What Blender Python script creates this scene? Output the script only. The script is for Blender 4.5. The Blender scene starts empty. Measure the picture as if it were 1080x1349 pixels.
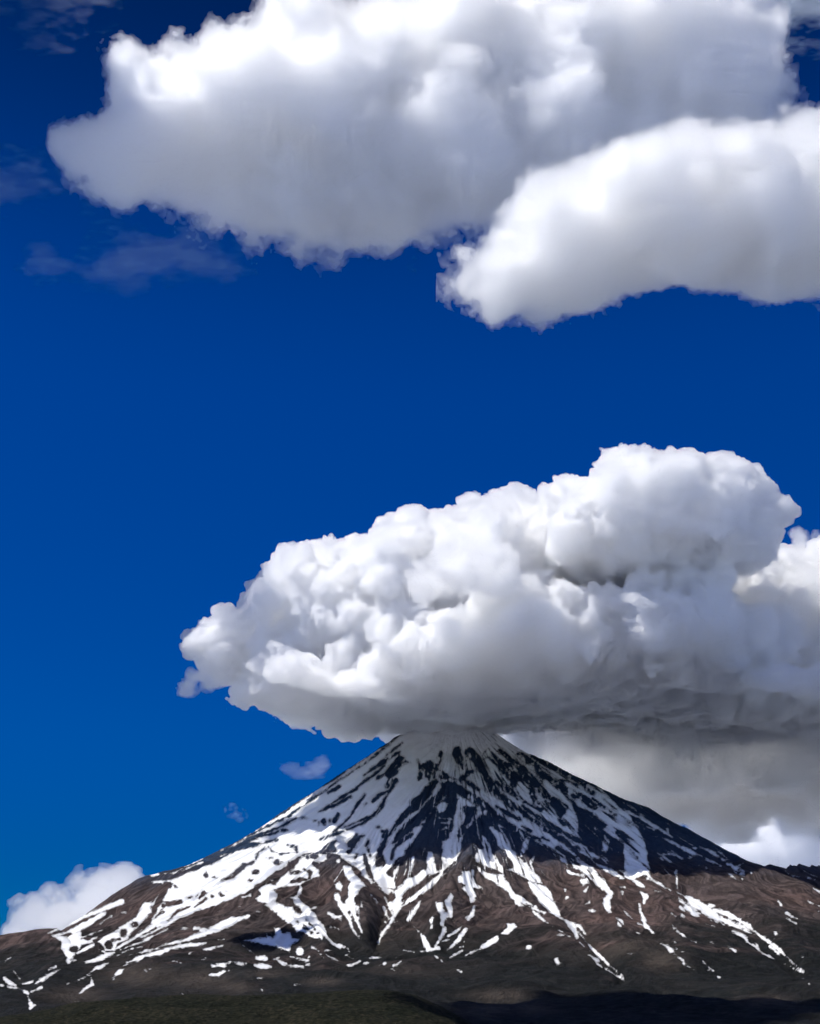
import bpy, math, numpy as np, openvdb as vdb
from mathutils import Vector
R = math.radians
C = bpy.context.scene.collection
SC = bpy.context.scene

# ------------------------------------------------------------------ camera frame (photo pixels 1080 x 1349)
PW, PH, FPX = 1080.0, 1349.0, 1628.0
PITCH = math.atan((1370 - PH / 2) / FPX)
CP, SP = math.cos(PITCH), math.sin(PITCH)

def at(px, py, Y):
    """World point seen at photo pixel (px, py) at ground distance Y (metres)."""
    u = (np.asarray(px, float) - PW / 2) / FPX
    v = (PH / 2 - np.asarray(py, float)) / FPX
    k = Y / (CP - v * SP)
    return k * u, Y + 0 * k, k * (SP + v * CP)

def project(X, Y, Z):
    d = Y * CP + Z * SP
    up = -Y * SP + Z * CP
    return PW / 2 + FPX * X / d, PH / 2 - FPX * up / d

def mpp(py, Y):
    v = (PH / 2 - py) / FPX
    return Y / (CP - v * SP) / FPX

SUN = np.array((-0.55, -0.06, 0.0)); SUN_EL = R(56)
SUN[:2] *= math.cos(SUN_EL) / np.linalg.norm(SUN[:2]); SUN[2] = math.sin(SUN_EL)

# ------------------------------------------------------------------ small helpers
def tag(o, label=None, cat=None, group=None, kind=None):
    if label: o['label'] = label
    if cat: o['category'] = cat
    if group: o['group'] = group
    if kind: o['kind'] = kind
    return o

def mesh_obj(name, verts, quads, mat, parent=None):
    me = bpy.data.meshes.new(name)
    verts = np.ascontiguousarray(verts, np.float32); quads = np.ascontiguousarray(quads, np.int32)
    n = len(quads)
    me.vertices.add(len(verts)); me.vertices.foreach_set('co', verts.ravel())
    me.loops.add(n * 4); me.loops.foreach_set('vertex_index', quads.ravel())
    me.polygons.add(n)
    me.polygons.foreach_set('loop_start', np.arange(n, dtype=np.int32) * 4)
    me.polygons.foreach_set('loop_total', np.full(n, 4, np.int32))
    me.update(calc_edges=True); me.validate()
    me.polygons.foreach_set('use_smooth', np.ones(len(me.polygons), bool))
    me.materials.append(mat)
    o = bpy.data.objects.new(name, me); C.objects.link(o)
    if parent: o.parent = parent
    return o

def smooth(a, b, x):
    t = np.clip((x - a) / (b - a), 0, 1)
    return t * t * (3 - 2 * t)

def lattice_axis(f, axis, n, step, off):
    """cubic B-spline upsampling of f along one axis to n samples."""
    p = np.arange(n) / step + off
    i = np.floor(p).astype(int); t = (p - i).astype(np.float32)
    w = [(1 - t) ** 3 / 6, (3 * t ** 3 - 6 * t ** 2 + 4) / 6, (-3 * t ** 3 + 3 * t ** 2 + 3 * t + 1) / 6, t ** 3 / 6]
    sh = [1] * f.ndim; sh[axis] = n
    out = 0
    for k in range(4):
        out = out + np.take(f, i + k, axis=axis) * w[k].reshape(sh)
    return out

def lattice_noise(shape, step, rng):
    """smooth noise filling an array, about -1..1; step in cells (scalar or per axis)."""
    step = np.broadcast_to(np.asarray(step, float), (len(shape),))
    f = rng.standard_normal([int(n / s) + 6 for n, s in zip(shape, step)]).astype(np.float32)
    for ax, n in enumerate(shape):
        f = lattice_axis(f, ax, n, step[ax], rng.random())
    return f * np.float32(1.9 if len(shape) == 3 else 1.45)

# ------------------------------------------------------------------ clouds: billows grown on billows, meshed, filled with scattering air
def cloud_mat(name, mfp, aniso=0.35, col=(0.999, 0.999, 0.999)):
    m = bpy.data.materials.new(name); m.use_nodes = True
    nt = m.node_tree; nt.nodes.clear()
    out = nt.nodes.new('ShaderNodeOutputMaterial'); vs = nt.nodes.new('ShaderNodeVolumeScatter')
    vs.inputs['Color'].default_value = (*col, 1); vs.inputs['Density'].default_value = 1.0 / mfp
    vs.inputs['Anisotropy'].default_value = aniso
    nt.links.new(vs.outputs[0], out.inputs['Volume'])
    return m

def smax(a, b, k):
    h = np.maximum(k - np.abs(a - b), 0) / k
    return np.maximum(a, b) + h * h * k * 0.25

class Cloud:
    def __init__(self, blobs, vox, pad=120, seed=1, k=0.25):
        self.rng = np.random.default_rng(seed); self.vox = vox
        E = []
        for b in blobs:
            px, py, Y, rx, ry, rd = b[:6]
            x, y, z = at(px, py, Y); s = mpp(py, Y)
            E.append((float(x), float(y), float(z), rx * s, rd * s, ry * s, b[6] if len(b) > 6 else 1))
        E = np.array(E)
        self.lo = (E[:, :3] - E[:, 3:6]).min(0) - pad; self.hi = (E[:, :3] + E[:, 3:6]).max(0) + pad
        self.n = np.ceil((self.hi - self.lo) / vox).astype(int)
        self.f = np.full(self.n, -400, np.float32)
        for e in E: self.stamp(e[:3], e[3:6], k * min(e[3:6]))
    def box(self, c, r):
        a = np.maximum(np.floor((c - r - self.lo) / self.vox).astype(int), 0)
        b = np.minimum(np.ceil((c + r - self.lo) / self.vox).astype(int) + 1, self.n)
        if np.any(b <= a): return None
        ax = [((np.arange(a[i], b[i]) * self.vox + self.lo[i] - c[i])).astype(np.float32) for i in range(3)]
        return (slice(a[0], b[0]), slice(a[1], b[1]), slice(a[2], b[2])), ax
    def stamp(self, c, r, k):
        r = np.asarray(r, float); g = self.box(np.asarray(c), r * 1.35 + k)
        if g is None: return
        s, (x, y, z) = g
        x = x[:, None, None]; y = y[None, :, None]; z = z[None, None, :]
        r = r.astype(np.float32)
        q = np.sqrt((x / r[0]) ** 2 + (y / r[1]) ** 2 + (z / r[2]) ** 2) + 1e-6
        q1 = np.sqrt((x / r[0] ** 2) ** 2 + (y / r[1] ** 2) ** 2 + (z / r[2] ** 2) ** 2) + 1e-9
        d = -q * (q - 1) / q1
        self.f[s] = smax(self.f[s], d, np.float32(k))
    def grow(self, count, r0, r1, out=0.0, zfade=(0, 1), k=0.22, squash=0.9):
        """grow round billows of radius r0..r1 metres on the present surface."""
        idx = np.argwhere(np.abs(self.f) < self.vox * 0.6)
        n = self.n
        idx = idx[np.all((idx > 1) & (idx < n - 2), axis=1)]
        if len(idx) == 0: return
        z = self.lo[2] + idx[:, 2] * self.vox
        p = np.clip((z - zfade[0]) / max(1e-6, zfade[1] - zfade[0]), 0.05, 1)
        sel = self.rng.choice(len(idx), size=min(count, len(idx)), replace=False, p=p / p.sum())
        I = idx[sel]; f = self.f
        g = np.stack([f[I[:, 0] + 1, I[:, 1], I[:, 2]] - f[I[:, 0] - 1, I[:, 1], I[:, 2]],
                      f[I[:, 0], I[:, 1] + 1, I[:, 2]] - f[I[:, 0], I[:, 1] - 1, I[:, 2]],
                      f[I[:, 0], I[:, 1], I[:, 2] + 1] - f[I[:, 0], I[:, 1], I[:, 2] - 1]], 1)
        g /= np.linalg.norm(g, axis=1, keepdims=True) + 1e-9
        rr = r0 + (r1 - r0) * self.rng.random(len(I)) ** 2
        rr *= 0.6 + 0.4 * p[sel]
        P = self.lo + I * self.vox - g * (rr * out)[:, None]
        for c, r in zip(P, rr): self.stamp(c, (r, r, r * squash), k * r)
    def clip(self, outline, inset, soft=60, holes=()):
        """keep the cloud within an outline seen from the camera (photo pixels), inset by some metres."""
        P = np.array(outline, float).reshape(-1, 2); q = 3.0
        gx = np.arange(-700, 1800, q); gy = np.arange(-900, 1400, q); x, y = np.meshgrid(gx, gy)
        d = np.full(x.shape, 1e4); ins = np.zeros(x.shape, bool)
        for i in range(len(P)):
            a, e = P[i - 1], P[i] - P[i - 1]
            t = np.clip(((x - a[0]) * e[0] + (y - a[1]) * e[1]) / (e @ e + 1e-9), 0, 1)
            d = np.minimum(d, np.hypot(x - a[0] - t * e[0], y - a[1] - t * e[1]))
            if e[1] != 0: ins ^= ((a[1] > y) != (P[i, 1] > y)) & (x < a[0] + (y - a[1]) * e[0] / e[1])
        d = np.where(ins, d, -d).astype(np.float32)
        if not len(P): d[:] = 500
        for hx, hy, rx, ry in holes:
            d = np.minimum(d, (np.sqrt(((x - hx) / rx) ** 2 + ((y - hy) / ry) ** 2) - 1) * min(rx, ry))
        X = (self.lo[0] + np.arange(self.n[0]) * self.vox)[:, None]; Z = (self.lo[2] + np.arange(self.n[2]) * self.vox)[None, :]
        for j in range(self.n[1]):
            Y = self.lo[1] + j * self.vox
            px, py = project(X, Y, Z); m = (Y * CP + Z * SP) / FPX
            i0 = np.clip((py - gy[0]) / q, 0, len(gy) - 1).astype(int); i1 = np.clip((px - gx[0]) / q, 0, len(gx) - 1).astype(int)
            c = (d[np.broadcast_to(i0, px.shape), i1] * m - inset).astype(np.float32)
            self.f[:, j] = -smax(-self.f[:, j], -c, np.float32(soft))
    def fbm(self, amp, step, octaves=2, gain=0.5, stretch=(1, 1, 1), billow=0.0):
        for o in range(octaves):
            n = lattice_noise(self.f.shape, np.maximum(1.8, step * np.array(stretch) / self.vox), self.rng)
            if billow: n = n * (1 - billow) + (np.abs(n) * 2 - 0.9) * billow
            n *= amp; self.f += n
            amp *= gain; step *= 0.5
    def base(self, zb, soft=60, wob=60, step=400, tilt=0.0, y0=12000.0):
        nz = lattice_noise(self.f.shape[:2], step / self.vox, self.rng) * wob
        nz += lattice_noise(self.f.shape[:2], step * 0.33 / self.vox, self.rng) * wob * 0.4
        Y = self.lo[1] + np.arange(self.n[1]) * self.vox
        nz += (np.maximum(y0 - Y, 0) * tilt)[None, :]
        z = (self.lo[2] + np.arange(self.n[2]) * self.vox - zb).astype(np.float32)
        d = z[None, None, :] + nz[:, :, None].astype(np.float32)
        self.f = -smax(-self.f, -d * 0.8, np.float32(soft))
    def mesh(self, iso=0.0, to=None):
        f = self.f
        if to is not None: f = np.minimum(f - iso, to - f); iso = 0.0
        f[0] = f[-1] = -200; f[:, 0] = f[:, -1] = -200; f[:, :, 0] = f[:, :, -1] = -200
        g = vdb.FloatGrid(400.0)
        g.copyFromArray(np.ascontiguousarray(np.clip(-f, -400, 400)))
        pts, quads = g.convertToQuads(isovalue=-iso)
        return pts * self.vox + self.lo, quads
    def build(self, name, shells):
        """outer skin of thin air with denser hearts inside it: shells = [(metres inside the surface, material), ...]"""
        root = None
        for iso, mat, *to in shells:
            v, q = self.mesh(iso, *to)
            if len(q): o = mesh_obj(name if root is None else 'cloud_core', v, q, mat, root)
            root = root or o
        return root

def hash2(i, j, s):
    h = (i.astype(np.uint32) * np.uint32(374761393) + j.astype(np.uint32) * np.uint32(668265263) + np.uint32(s * 69069 + 7))
    h = (h ^ (h >> np.uint32(13))) * np.uint32(1274126177)
    return h ^ (h >> np.uint32(16))

def perlin(x, y, seed=0):
    xi = np.floor(x); yi = np.floor(y); fx = x - xi; fy = y - yi
    xi = xi.astype(np.int64); yi = yi.astype(np.int64)
    u = fx ** 3 * (fx * (fx * 6 - 15) + 10); v = fy ** 3 * (fy * (fy * 6 - 15) + 10)
    def g(a, b):
        t = hash2(xi + a, yi + b, seed).astype(np.float64) * (2 * math.pi / 4294967296.0)
        return np.cos(t) * (fx - a) + np.sin(t) * (fy - b)
    n0 = g(0, 0) * (1 - u) + g(1, 0) * u; n1 = g(0, 1) * (1 - u) + g(1, 1) * u
    return (n0 * (1 - v) + n1 * v) * 1.5

def fbm2(x, y, octaves, seed=0, gain=0.5):
    s = 0; a = 1.0
    for o in range(octaves):
        s = s + a * perlin(x, y, seed + o); a *= gain; x = x * 2.03 + 5.1; y = y * 2.03 + 1.7
    return s


# ------------------------------------------------------------------ snow cover, traced patch by patch: (origin x, y, scale, patches)
# a patch: kind (s snow, r rock, m broken rock) + 'p' outline | 'l' strip with widths | 'e' oval
TRACE = []
def tr(x0, y0, sc, rows):
    for row in rows:
        k = row[0]; pts = np.array(row[1], float).reshape(-1, 2) / sc + (x0, y0)
        w = np.array(row[2] if len(row) > 2 else [0], float) / sc
        TRACE.append((k, pts, w))
S5 = 1080 / 220
# whole upper cone is snow first, then bare rock is taken out of it
tr(0, 0, 1, [
 ('sp', [330,1103, 380,1066, 440,1027, 520,974, 545,955, 570,935, 640,955, 690,988, 730,1008, 800,1048, 830,1075, 850,1110, 856,1150, 830,1160, 800,1150, 770,1165, 740,1170, 700,1155, 650,1140, 610,1135, 580,1150, 540,1160, 525,1172, 505,1170, 490,1160, 470,1140, 450,1128, 425,1122, 400,1124, 372,1124, 352,1112]),
])
tr(380, 960, S5, [
 ('ml', [700,55, 640,110, 560,180, 470,240, 400,290], [12,12,10,10,6]),
 ('ml', [400,295, 330,330, 240,400, 150,460, 60,520, 0,570], [6,9,6,10,8,9]),
 ('ml', [330,375, 260,415], [20,14]), ('rl', [740,90, 690,130, 640,170], [5,9,6]),
 ('ml', [720,150, 650,190, 590,230], [14,30,34]), ('rl', [590,230, 540,265, 485,305], [30,16,6]),
 ('rl', [620,240, 570,290, 500,335, 440,380], [10,22,14,10]), ('rl', [440,390, 340,445, 250,505], [10,10,6]),
 ('rl', [405,438, 330,480, 230,525, 170,545], [20,16,9,5]), ('rl', [140,545, 70,575, 0,598], [6,10,16]),
 ('rl', [500,425, 440,505, 400,570, 330,640, 215,718], [4,12,14,12,16]), ('rl', [360,663, 290,682, 225,715], [10,18,12]),
 ('rl', [695,335, 670,385, 640,430, 600,510, 550,560, 450,600, 360,640], [24,18,16,16,20,12,7]),
 ('rl', [545,572, 470,615, 380,655], [8,12,6]), ('ml', [660,335, 640,372], [36,24]), ('rl', [610,298, 573,325], [18,14]),
 ('rl', [640,405, 590,430, 548,468], [7,16,14]), ('rl', [505,480, 497,495], [8,8]),
 ('mp', [620,290, 680,215, 715,155, 740,180, 775,215, 745,235, 715,270, 700,300, 650,335]),
 ('mp', [830,195, 850,235, 920,205, 935,250, 905,335, 880,315, 835,335, 842,270]),
 ('ml', [985,150, 962,215, 945,285], [22,26,22]),
 ('re', [228,600], [16,18]), ('rl', [322,560, 300,598], [20,22]), ('re', [165,602], [6,8]), ('re', [197,603], [6,12]), ('re', [270,597], [5,8]),
 ('rl', [950,340, 900,395, 850,440, 805,480], [30,52,30,34]), ('rl', [905,420, 810,500, 760,550, 715,600, 660,680, 625,730, 590,790], [40,34,36,22,20,22,34]),
 ('rl', [640,665, 620,700], [22,24]),
 ('rp', [1010,350, 1085,340, 1085,520, 1030,700, 960,720, 980,790, 760,790, 800,740, 860,630, 780,640, 720,700, 670,742, 720,650, 800,600, 900,500, 940,450]),
 ('sp', [950,490, 1010,440, 1050,470, 1030,530, 980,555, 950,540]), ('sp', [830,600, 890,565, 880,605, 850,625]), ('sp', [880,548, 930,530, 922,556]),
 ('ml', [935,300, 985,280, 1030,320, 1080,330], [22,30,26,14]),
 ('rp', [380,750, 440,690, 492,690, 440,740, 440,772, 400,785]), ('rl', [0,750, 35,757, 58,785], [9,14,16]), ('re', [585,637], [7,6]), ('rl', [518,735, 510,755], [12,10]),
])
tr(560, 970, S5, [
 ('ml', [200,95, 215,150, 230,205], [60,56,24]), ('ml', [285,105, 335,160, 380,240, 430,320, 480,390], [64,56,48,42,34]),
 ('ml', [230,280, 270,240, 300,225], [34,34,20]), ('ml', [240,285, 290,310, 340,345], [34,34,16]),
 ('ml', [400,115, 470,165, 560,215, 640,280], [46,44,60,50]),
 ('mp', [455,160, 560,185, 640,230, 720,300, 800,370, 850,400, 915,450, 900,490, 872,525, 820,470, 780,420, 700,330, 620,290, 560,310, 500,250, 470,220]),
 ('rl', [570,245, 570,315], [34,40]), ('rp', [800,410, 850,398, 918,452, 898,492, 872,528, 830,480]),
 ('ml', [680,330, 700,405, 745,475], [30,36,32]),
 ('ml', [485,95, 560,160, 640,225, 720,300], [26,34,32,30]),
 ('ml', [600,120, 700,180, 760,250, 850,310, 930,370, 1000,390, 1085,450], [40,40,36,50,44,44,46]),
 ('ml', [690,130, 800,190, 900,240, 1000,290, 1085,360], [24,30,32,36,40]),
 ('rl', [950,410, 970,462], [9,22]), ('rp', [968,460, 1040,508, 1085,520, 1085,740, 1030,690, 1010,630, 982,612, 990,540]),
 ('ml', [455,298, 540,350, 600,400], [20,46,20]), ('ml', [490,390, 560,450, 650,505], [40,36,30]),
 ('rl', [455,455, 520,492, 605,540], [5,20,18]), ('rl', [870,545, 895,572], [14,18]),
 ('ml', [125,310, 210,340, 300,400, 370,450, 440,510, 560,600, 640,650, 760,720, 840,790], [56,54,52,56,60,52,56,56,64]),
 ('ml', [60,260, 120,268, 180,282], [26,22,14]), ('ml', [97,108, 85,160, 70,210], [20,22,16]), ('rl', [370,150, 395,140], [14,12]),
 ('rl', [640,425, 720,470], [5,7]), ('rl', [780,260, 980,310], [5,7]),
])
tr(420, 1050, S5, [
 ('rp', [430,222, 465,250, 430,320, 412,360, 440,430, 420,445, 372,452, 368,375, 410,320, 425,270]), ('rl', [690,0, 640,60, 560,120, 490,200, 450,262], [26,30,24,22,20]),
 ('rp', [830,0, 900,10, 880,100, 840,270, 790,280, 790,330, 795,400, 785,470, 760,482, 745,390, 720,320, 718,280, 700,275, 720,230, 690,220, 670,190, 690,170, 740,160, 750,80, 760,40]),
 ('sp', [755,60, 800,30, 832,42, 815,90, 770,115]), ('sl', [760,135, 850,140], [10,14]), ('sl', [770,170, 840,165], [8,10]), ('sl', [790,215, 820,200],[8,14]),
 ('rl', [740,20, 650,130, 580,195, 480,298], [50,60,64,12]), ('rl', [600,240, 500,320, 480,350, 474,405], [16,18,22,12]),
 ('rp', [640,280, 690,290, 690,470, 660,460, 640,490, 620,532, 598,530, 590,500, 560,540, 500,600, 498,570, 488,520, 437,492, 500,410, 560,370, 590,310]),
 ('sl', [607,390, 600,440, 578,515], [10,22,12]), ('sl', [522,435, 500,480, 490,525], [10,22,10]),
 ('rp', [930,60, 1010,60, 1016,92, 990,130, 960,170, 920,245, 900,252, 920,190, 950,120]),
 ('rp', [180,300, 240,240, 292,248, 250,290, 240,332, 205,365, 180,355, 205,330]), ('rp', [0,352, 60,300, 115,283, 90,310, 122,350, 60,362]),
 ('rl', [322,283, 312,312], [10,14]), ('rl', [322,328, 335,375], [16,24]), ('rl', [298,378, 308,430, 330,490, 350,545], [22,26,26,14]), ('rl', [250,372, 240,395], [8,12]),
 ('re', [413,225], [7,7]), ('rl', [730,300, 760,380, 770,470], [30,44,20]),
])
tr(600, 1050, S5, [
 ('rp', [60,60, 130,60, 135,100, 110,150, 200,85, 265,125, 280,190, 400,225, 500,275, 600,350, 680,420, 760,460, 830,500, 870,530, 905,560, 860,600, 720,640, 640,650, 560,545, 380,545, 310,510, 180,442, 0,442, 30,330, 60,230, 30,240, 18,220, 60,130, 50,90]),
 ('sp', [130,225, 190,260, 215,300, 240,370, 300,440, 300,490, 120,420, 130,330, 180,332, 160,290]),
 ('sp', [200,185, 240,185, 270,220, 310,240, 350,290, 360,340, 420,390, 440,420, 490,430, 500,470, 540,510, 562,562, 500,560, 430,520, 380,490, 330,470, 372,450, 340,400, 300,340, 270,310, 260,270]),
 ('sl', [460,280, 440,330, 420,390], [34,44,18]), ('sl', [275,190, 315,245], [14,20]), ('sl', [510,370, 480,435], [10,24]),
 ('sp', [690,455, 760,490, 832,500, 832,520, 740,500]), ('sp', [795,540, 850,522, 870,565, 820,575]), ('sp', [170,90, 200,85, 195,115, 165,120]),
 ('re', [690,550], [0,0]), ('se', [705,600], [9,16]), ('sl', [75,190, 100,170, 110,130], [22,22,12]),
 ('rp', [740,15, 790,60, 900,110, 980,182, 950,210, 1000,250, 1085,290, 1085,545, 960,540, 900,430, 830,292, 785,235, 795,200, 785,130]),
 ('sp', [965,250, 998,285, 975,320, 980,372, 945,345, 945,290]), ('se', [890,205], [12,9]),
 ('ml', [300,0, 400,90, 500,150, 620,230, 720,290, 820,350], [24,28,26,28,22,10]), ('rl', [430,60, 560,150, 640,205, 760,265, 840,305], [18,24,24,22,20]),
 ('rl', [610,232, 700,290, 780,350, 860,400], [16,34,34,26]), ('rl', [260,60, 330,105, 412,148], [7,24,16]), ('rl', [270,130, 370,190], [9,6]),
 ('rl', [430,188, 482,222], [8,12]), ('rl', [430,235, 540,275], [8,12]), ('rl', [560,262, 602,284], [18,14]), ('rl', [565,318, 700,392, 800,440, 920,492], [8,10,9,10]),
 ('rl', [660,332, 740,380, 790,404], [34,28,10]), ('rl', [800,370, 850,415, 915,462, 925,490], [36,34,14,8]),
 ('sl', [800,352, 860,372, 930,392], [10,36,12]), ('sl', [820,440, 890,500, 945,560], [36,50,60]), ('sl', [908,432, 980,470, 1085,525], [12,34,26]),
 ('sp', [918,565, 970,562, 1018,622, 1000,660, 1006,752, 962,722, 945,660, 980,620, 940,600]),
 ('sp', [120,445, 200,490, 300,500, 350,570, 370,610, 480,680, 580,750, 500,712, 430,690, 350,650, 340,620, 260,570, 180,510]),
 ('sp', [395,680, 450,698, 440,720, 405,705]), ('sp', [460,545, 540,555, 612,612, 640,690, 688,790, 640,770, 590,730, 520,670, 490,600, 470,570]),
 ('se', [715,650], [13,9]), ('sl', [855,578, 838,608], [10,14]), ('sl', [862,680, 835,697], [8,7]), ('se', [880,735], [14,8]),
])
tr(420, 1050, S5, [   # lit foot of the cone
 ('sp', [0,370, 50,370, 62,405, 20,422, 0,415]), ('se', [125,410], [15,14]), ('sl', [140,378, 210,415, 280,478, 345,552], [10,30,44,14]),
 ('sp', [155,440, 215,445, 235,500, 275,530, 312,580, 270,590, 240,650, 215,690, 262,700, 268,790, 190,790, 185,740, 130,700, 150,690, 195,690, 190,640, 185,570, 205,550, 170,510]),
 ('rl', [225,450, 262,490, 270,520], [14,26,12]),
 ('sp', [100,560, 140,545, 157,570, 150,615, 110,590]), ('sp', [97,625, 125,618, 152,670, 182,740, 192,790, 165,760, 130,690, 100,650]), ('sl', [60,748, 100,768, 145,788], [16,28,16]),
 ('sl', [345,635, 382,680], [10,10]),
 ('sp', [350,545, 420,575, 490,600, 530,575, 560,535, 640,500, 690,495, 702,520, 640,560, 590,590, 540,640, 552,660, 520,700, 495,712, 470,690, 500,650, 470,610, 450,640, 400,600]),
 ('sl', [800,490, 700,580, 620,640, 520,725, 470,790], [30,44,30,18,22]), ('rl', [710,512, 665,552], [16,12]), ('rp', [645,560, 662,590, 620,620, 590,640, 540,668, 555,630]),
 ('rl', [875,425, 800,495], [18,10]), ('sl', [430,650, 460,715, 480,760], [12,18,16]), ('sl', [655,668, 615,735, 578,790], [8,34,24]),
 ('sp', [850,615, 866,640, 850,690, 866,720, 862,780, 840,770, 820,720, 815,680]), ('sp', [757,690, 785,688, 810,740, 840,740, 830,790, 775,790, 790,740]),
 ('sp', [890,520, 920,480, 1010,465, 1000,490, 985,510, 1030,570, 1066,580, 1060,600, 1000,590, 1020,640, 1000,690, 970,690, 970,640, 910,590, 940,570, 900,550]),
 ('sl', [1000,705, 995,740, 962,788], [30,26,24]), ('sl', [1002,447, 1085,503], [14,32]), ('re', [945,555], [0,0]),
 ('ml', [370,560, 420,640, 440,720, 450,790], [12,14,12,10]),
])
tr(200, 1060, S5, [   # left flank
 ('sp', [0,500, 70,490, 130,490, 250,430, 300,415, 345,400, 400,375, 450,345, 520,310, 640,275, 740,250, 780,300, 840,320, 960,300, 1012,300, 920,350, 800,440, 700,510, 600,570, 500,620, 400,660, 280,700, 180,740, 100,790, 0,790, 0,640, 60,560, 100,520]),
 ('rl', [95,520, 60,600, 20,680, 0,720], [34,44,40,30]), ('ml', [95,520, 160,532], [36,14]), ('ml', [80,645, 190,630], [34,26]), ('rl', [455,492, 530,462, 600,395, 655,368], [8,30,26,14]),
 ('rl', [675,350, 692,310, 740,278], [10,14,8]), ('ml', [290,612, 340,570], [20,24]), ('rl', [280,662, 350,610], [8,10]), ('rl', [110,742, 170,690, 245,660], [8,18,10]),
 ('me', [640,490], [14,10]), ('me', [810,368], [24,16]), ('re', [355,460], [9,11]), ('re', [405,470], [9,5]), ('me', [460,575], [22,12]), ('me', [70,685], [14,8]), ('re', [245,602], [12,5]), ('me', [675,435], [18,14]), ('re', [770,345], [16,5]), ('re', [395,590], [6,5]),
 ('sl', [0,455, 60,448, 150,440, 240,390, 330,350], [18,12,12,12,10]), ('sl', [330,372, 240,408, 175,440], [8,16,14]),
 ('sl', [450,297, 520,268, 570,240, 605,222], [7,9,7,10]), ('sl', [450,332, 500,318, 545,305], [20,10,5]),
 ('sl', [600,215, 700,160, 800,100, 900,40, 985,-5], [14,24,30,30,30]), ('rl', [620,205, 700,165, 800,115, 880,75, 960,20], [7,6,12,7,9]),
 ('sp', [630,242, 700,215, 760,190, 850,130, 980,20, 1085,0, 1085,310, 1010,300, 840,320, 780,300, 740,250]),
 ('rl', [640,215, 740,180, 820,150, 940,85], [18,12,12,8]), ('rl', [630,240, 700,205, 800,185, 820,170], [6,10,12,6]), ('rl', [745,240, 815,228], [14,14]), ('rl', [885,262, 935,275, 938,305], [10,16,16]), ('rl', [840,165, 880,165], [5,4]),
 ('re', [985,85],[14,6]), ('re', [1060,105],[16,8]),
 ('sp', [960,350, 1010,320, 1085,330, 1085,460, 1010,490, 970,520, 982,570, 950,600, 1000,650, 1085,760, 1085,790, 1000,790, 880,770, 800,700, 840,690, 740,642, 650,610, 700,580, 690,550, 740,515, 800,510, 840,470, 890,430, 920,420]),
 ('rp', [790,548, 900,525, 960,525, 940,580, 890,600, 985,680, 1005,725, 920,690, 840,640, 808,620, 815,580]), ('rl', [900,505, 950,492, 995,485], [10,30,24]), ('rl', [990,420, 1025,440, 1020,475], [10,26,16]), ('me', [930,438], [22,8]), ('me', [885,445], [9,14]), ('rl', [1048,380, 1085,400], [20,40]), ('re',[1008,345],[6,14]), ('re',[1050,335],[18,12]),
 ('sl', [860,680, 900,685, 925,690], [14,24,10]),
 ('sl', [590,600, 640,588], [8,12]), ('se', [433,690], [10,4]), ('se', [490,688], [14,5]), ('se', [570,660], [9,4]), ('se', [690,692], [8,4]), ('se', [775,490], [9,4]),
])
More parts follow.
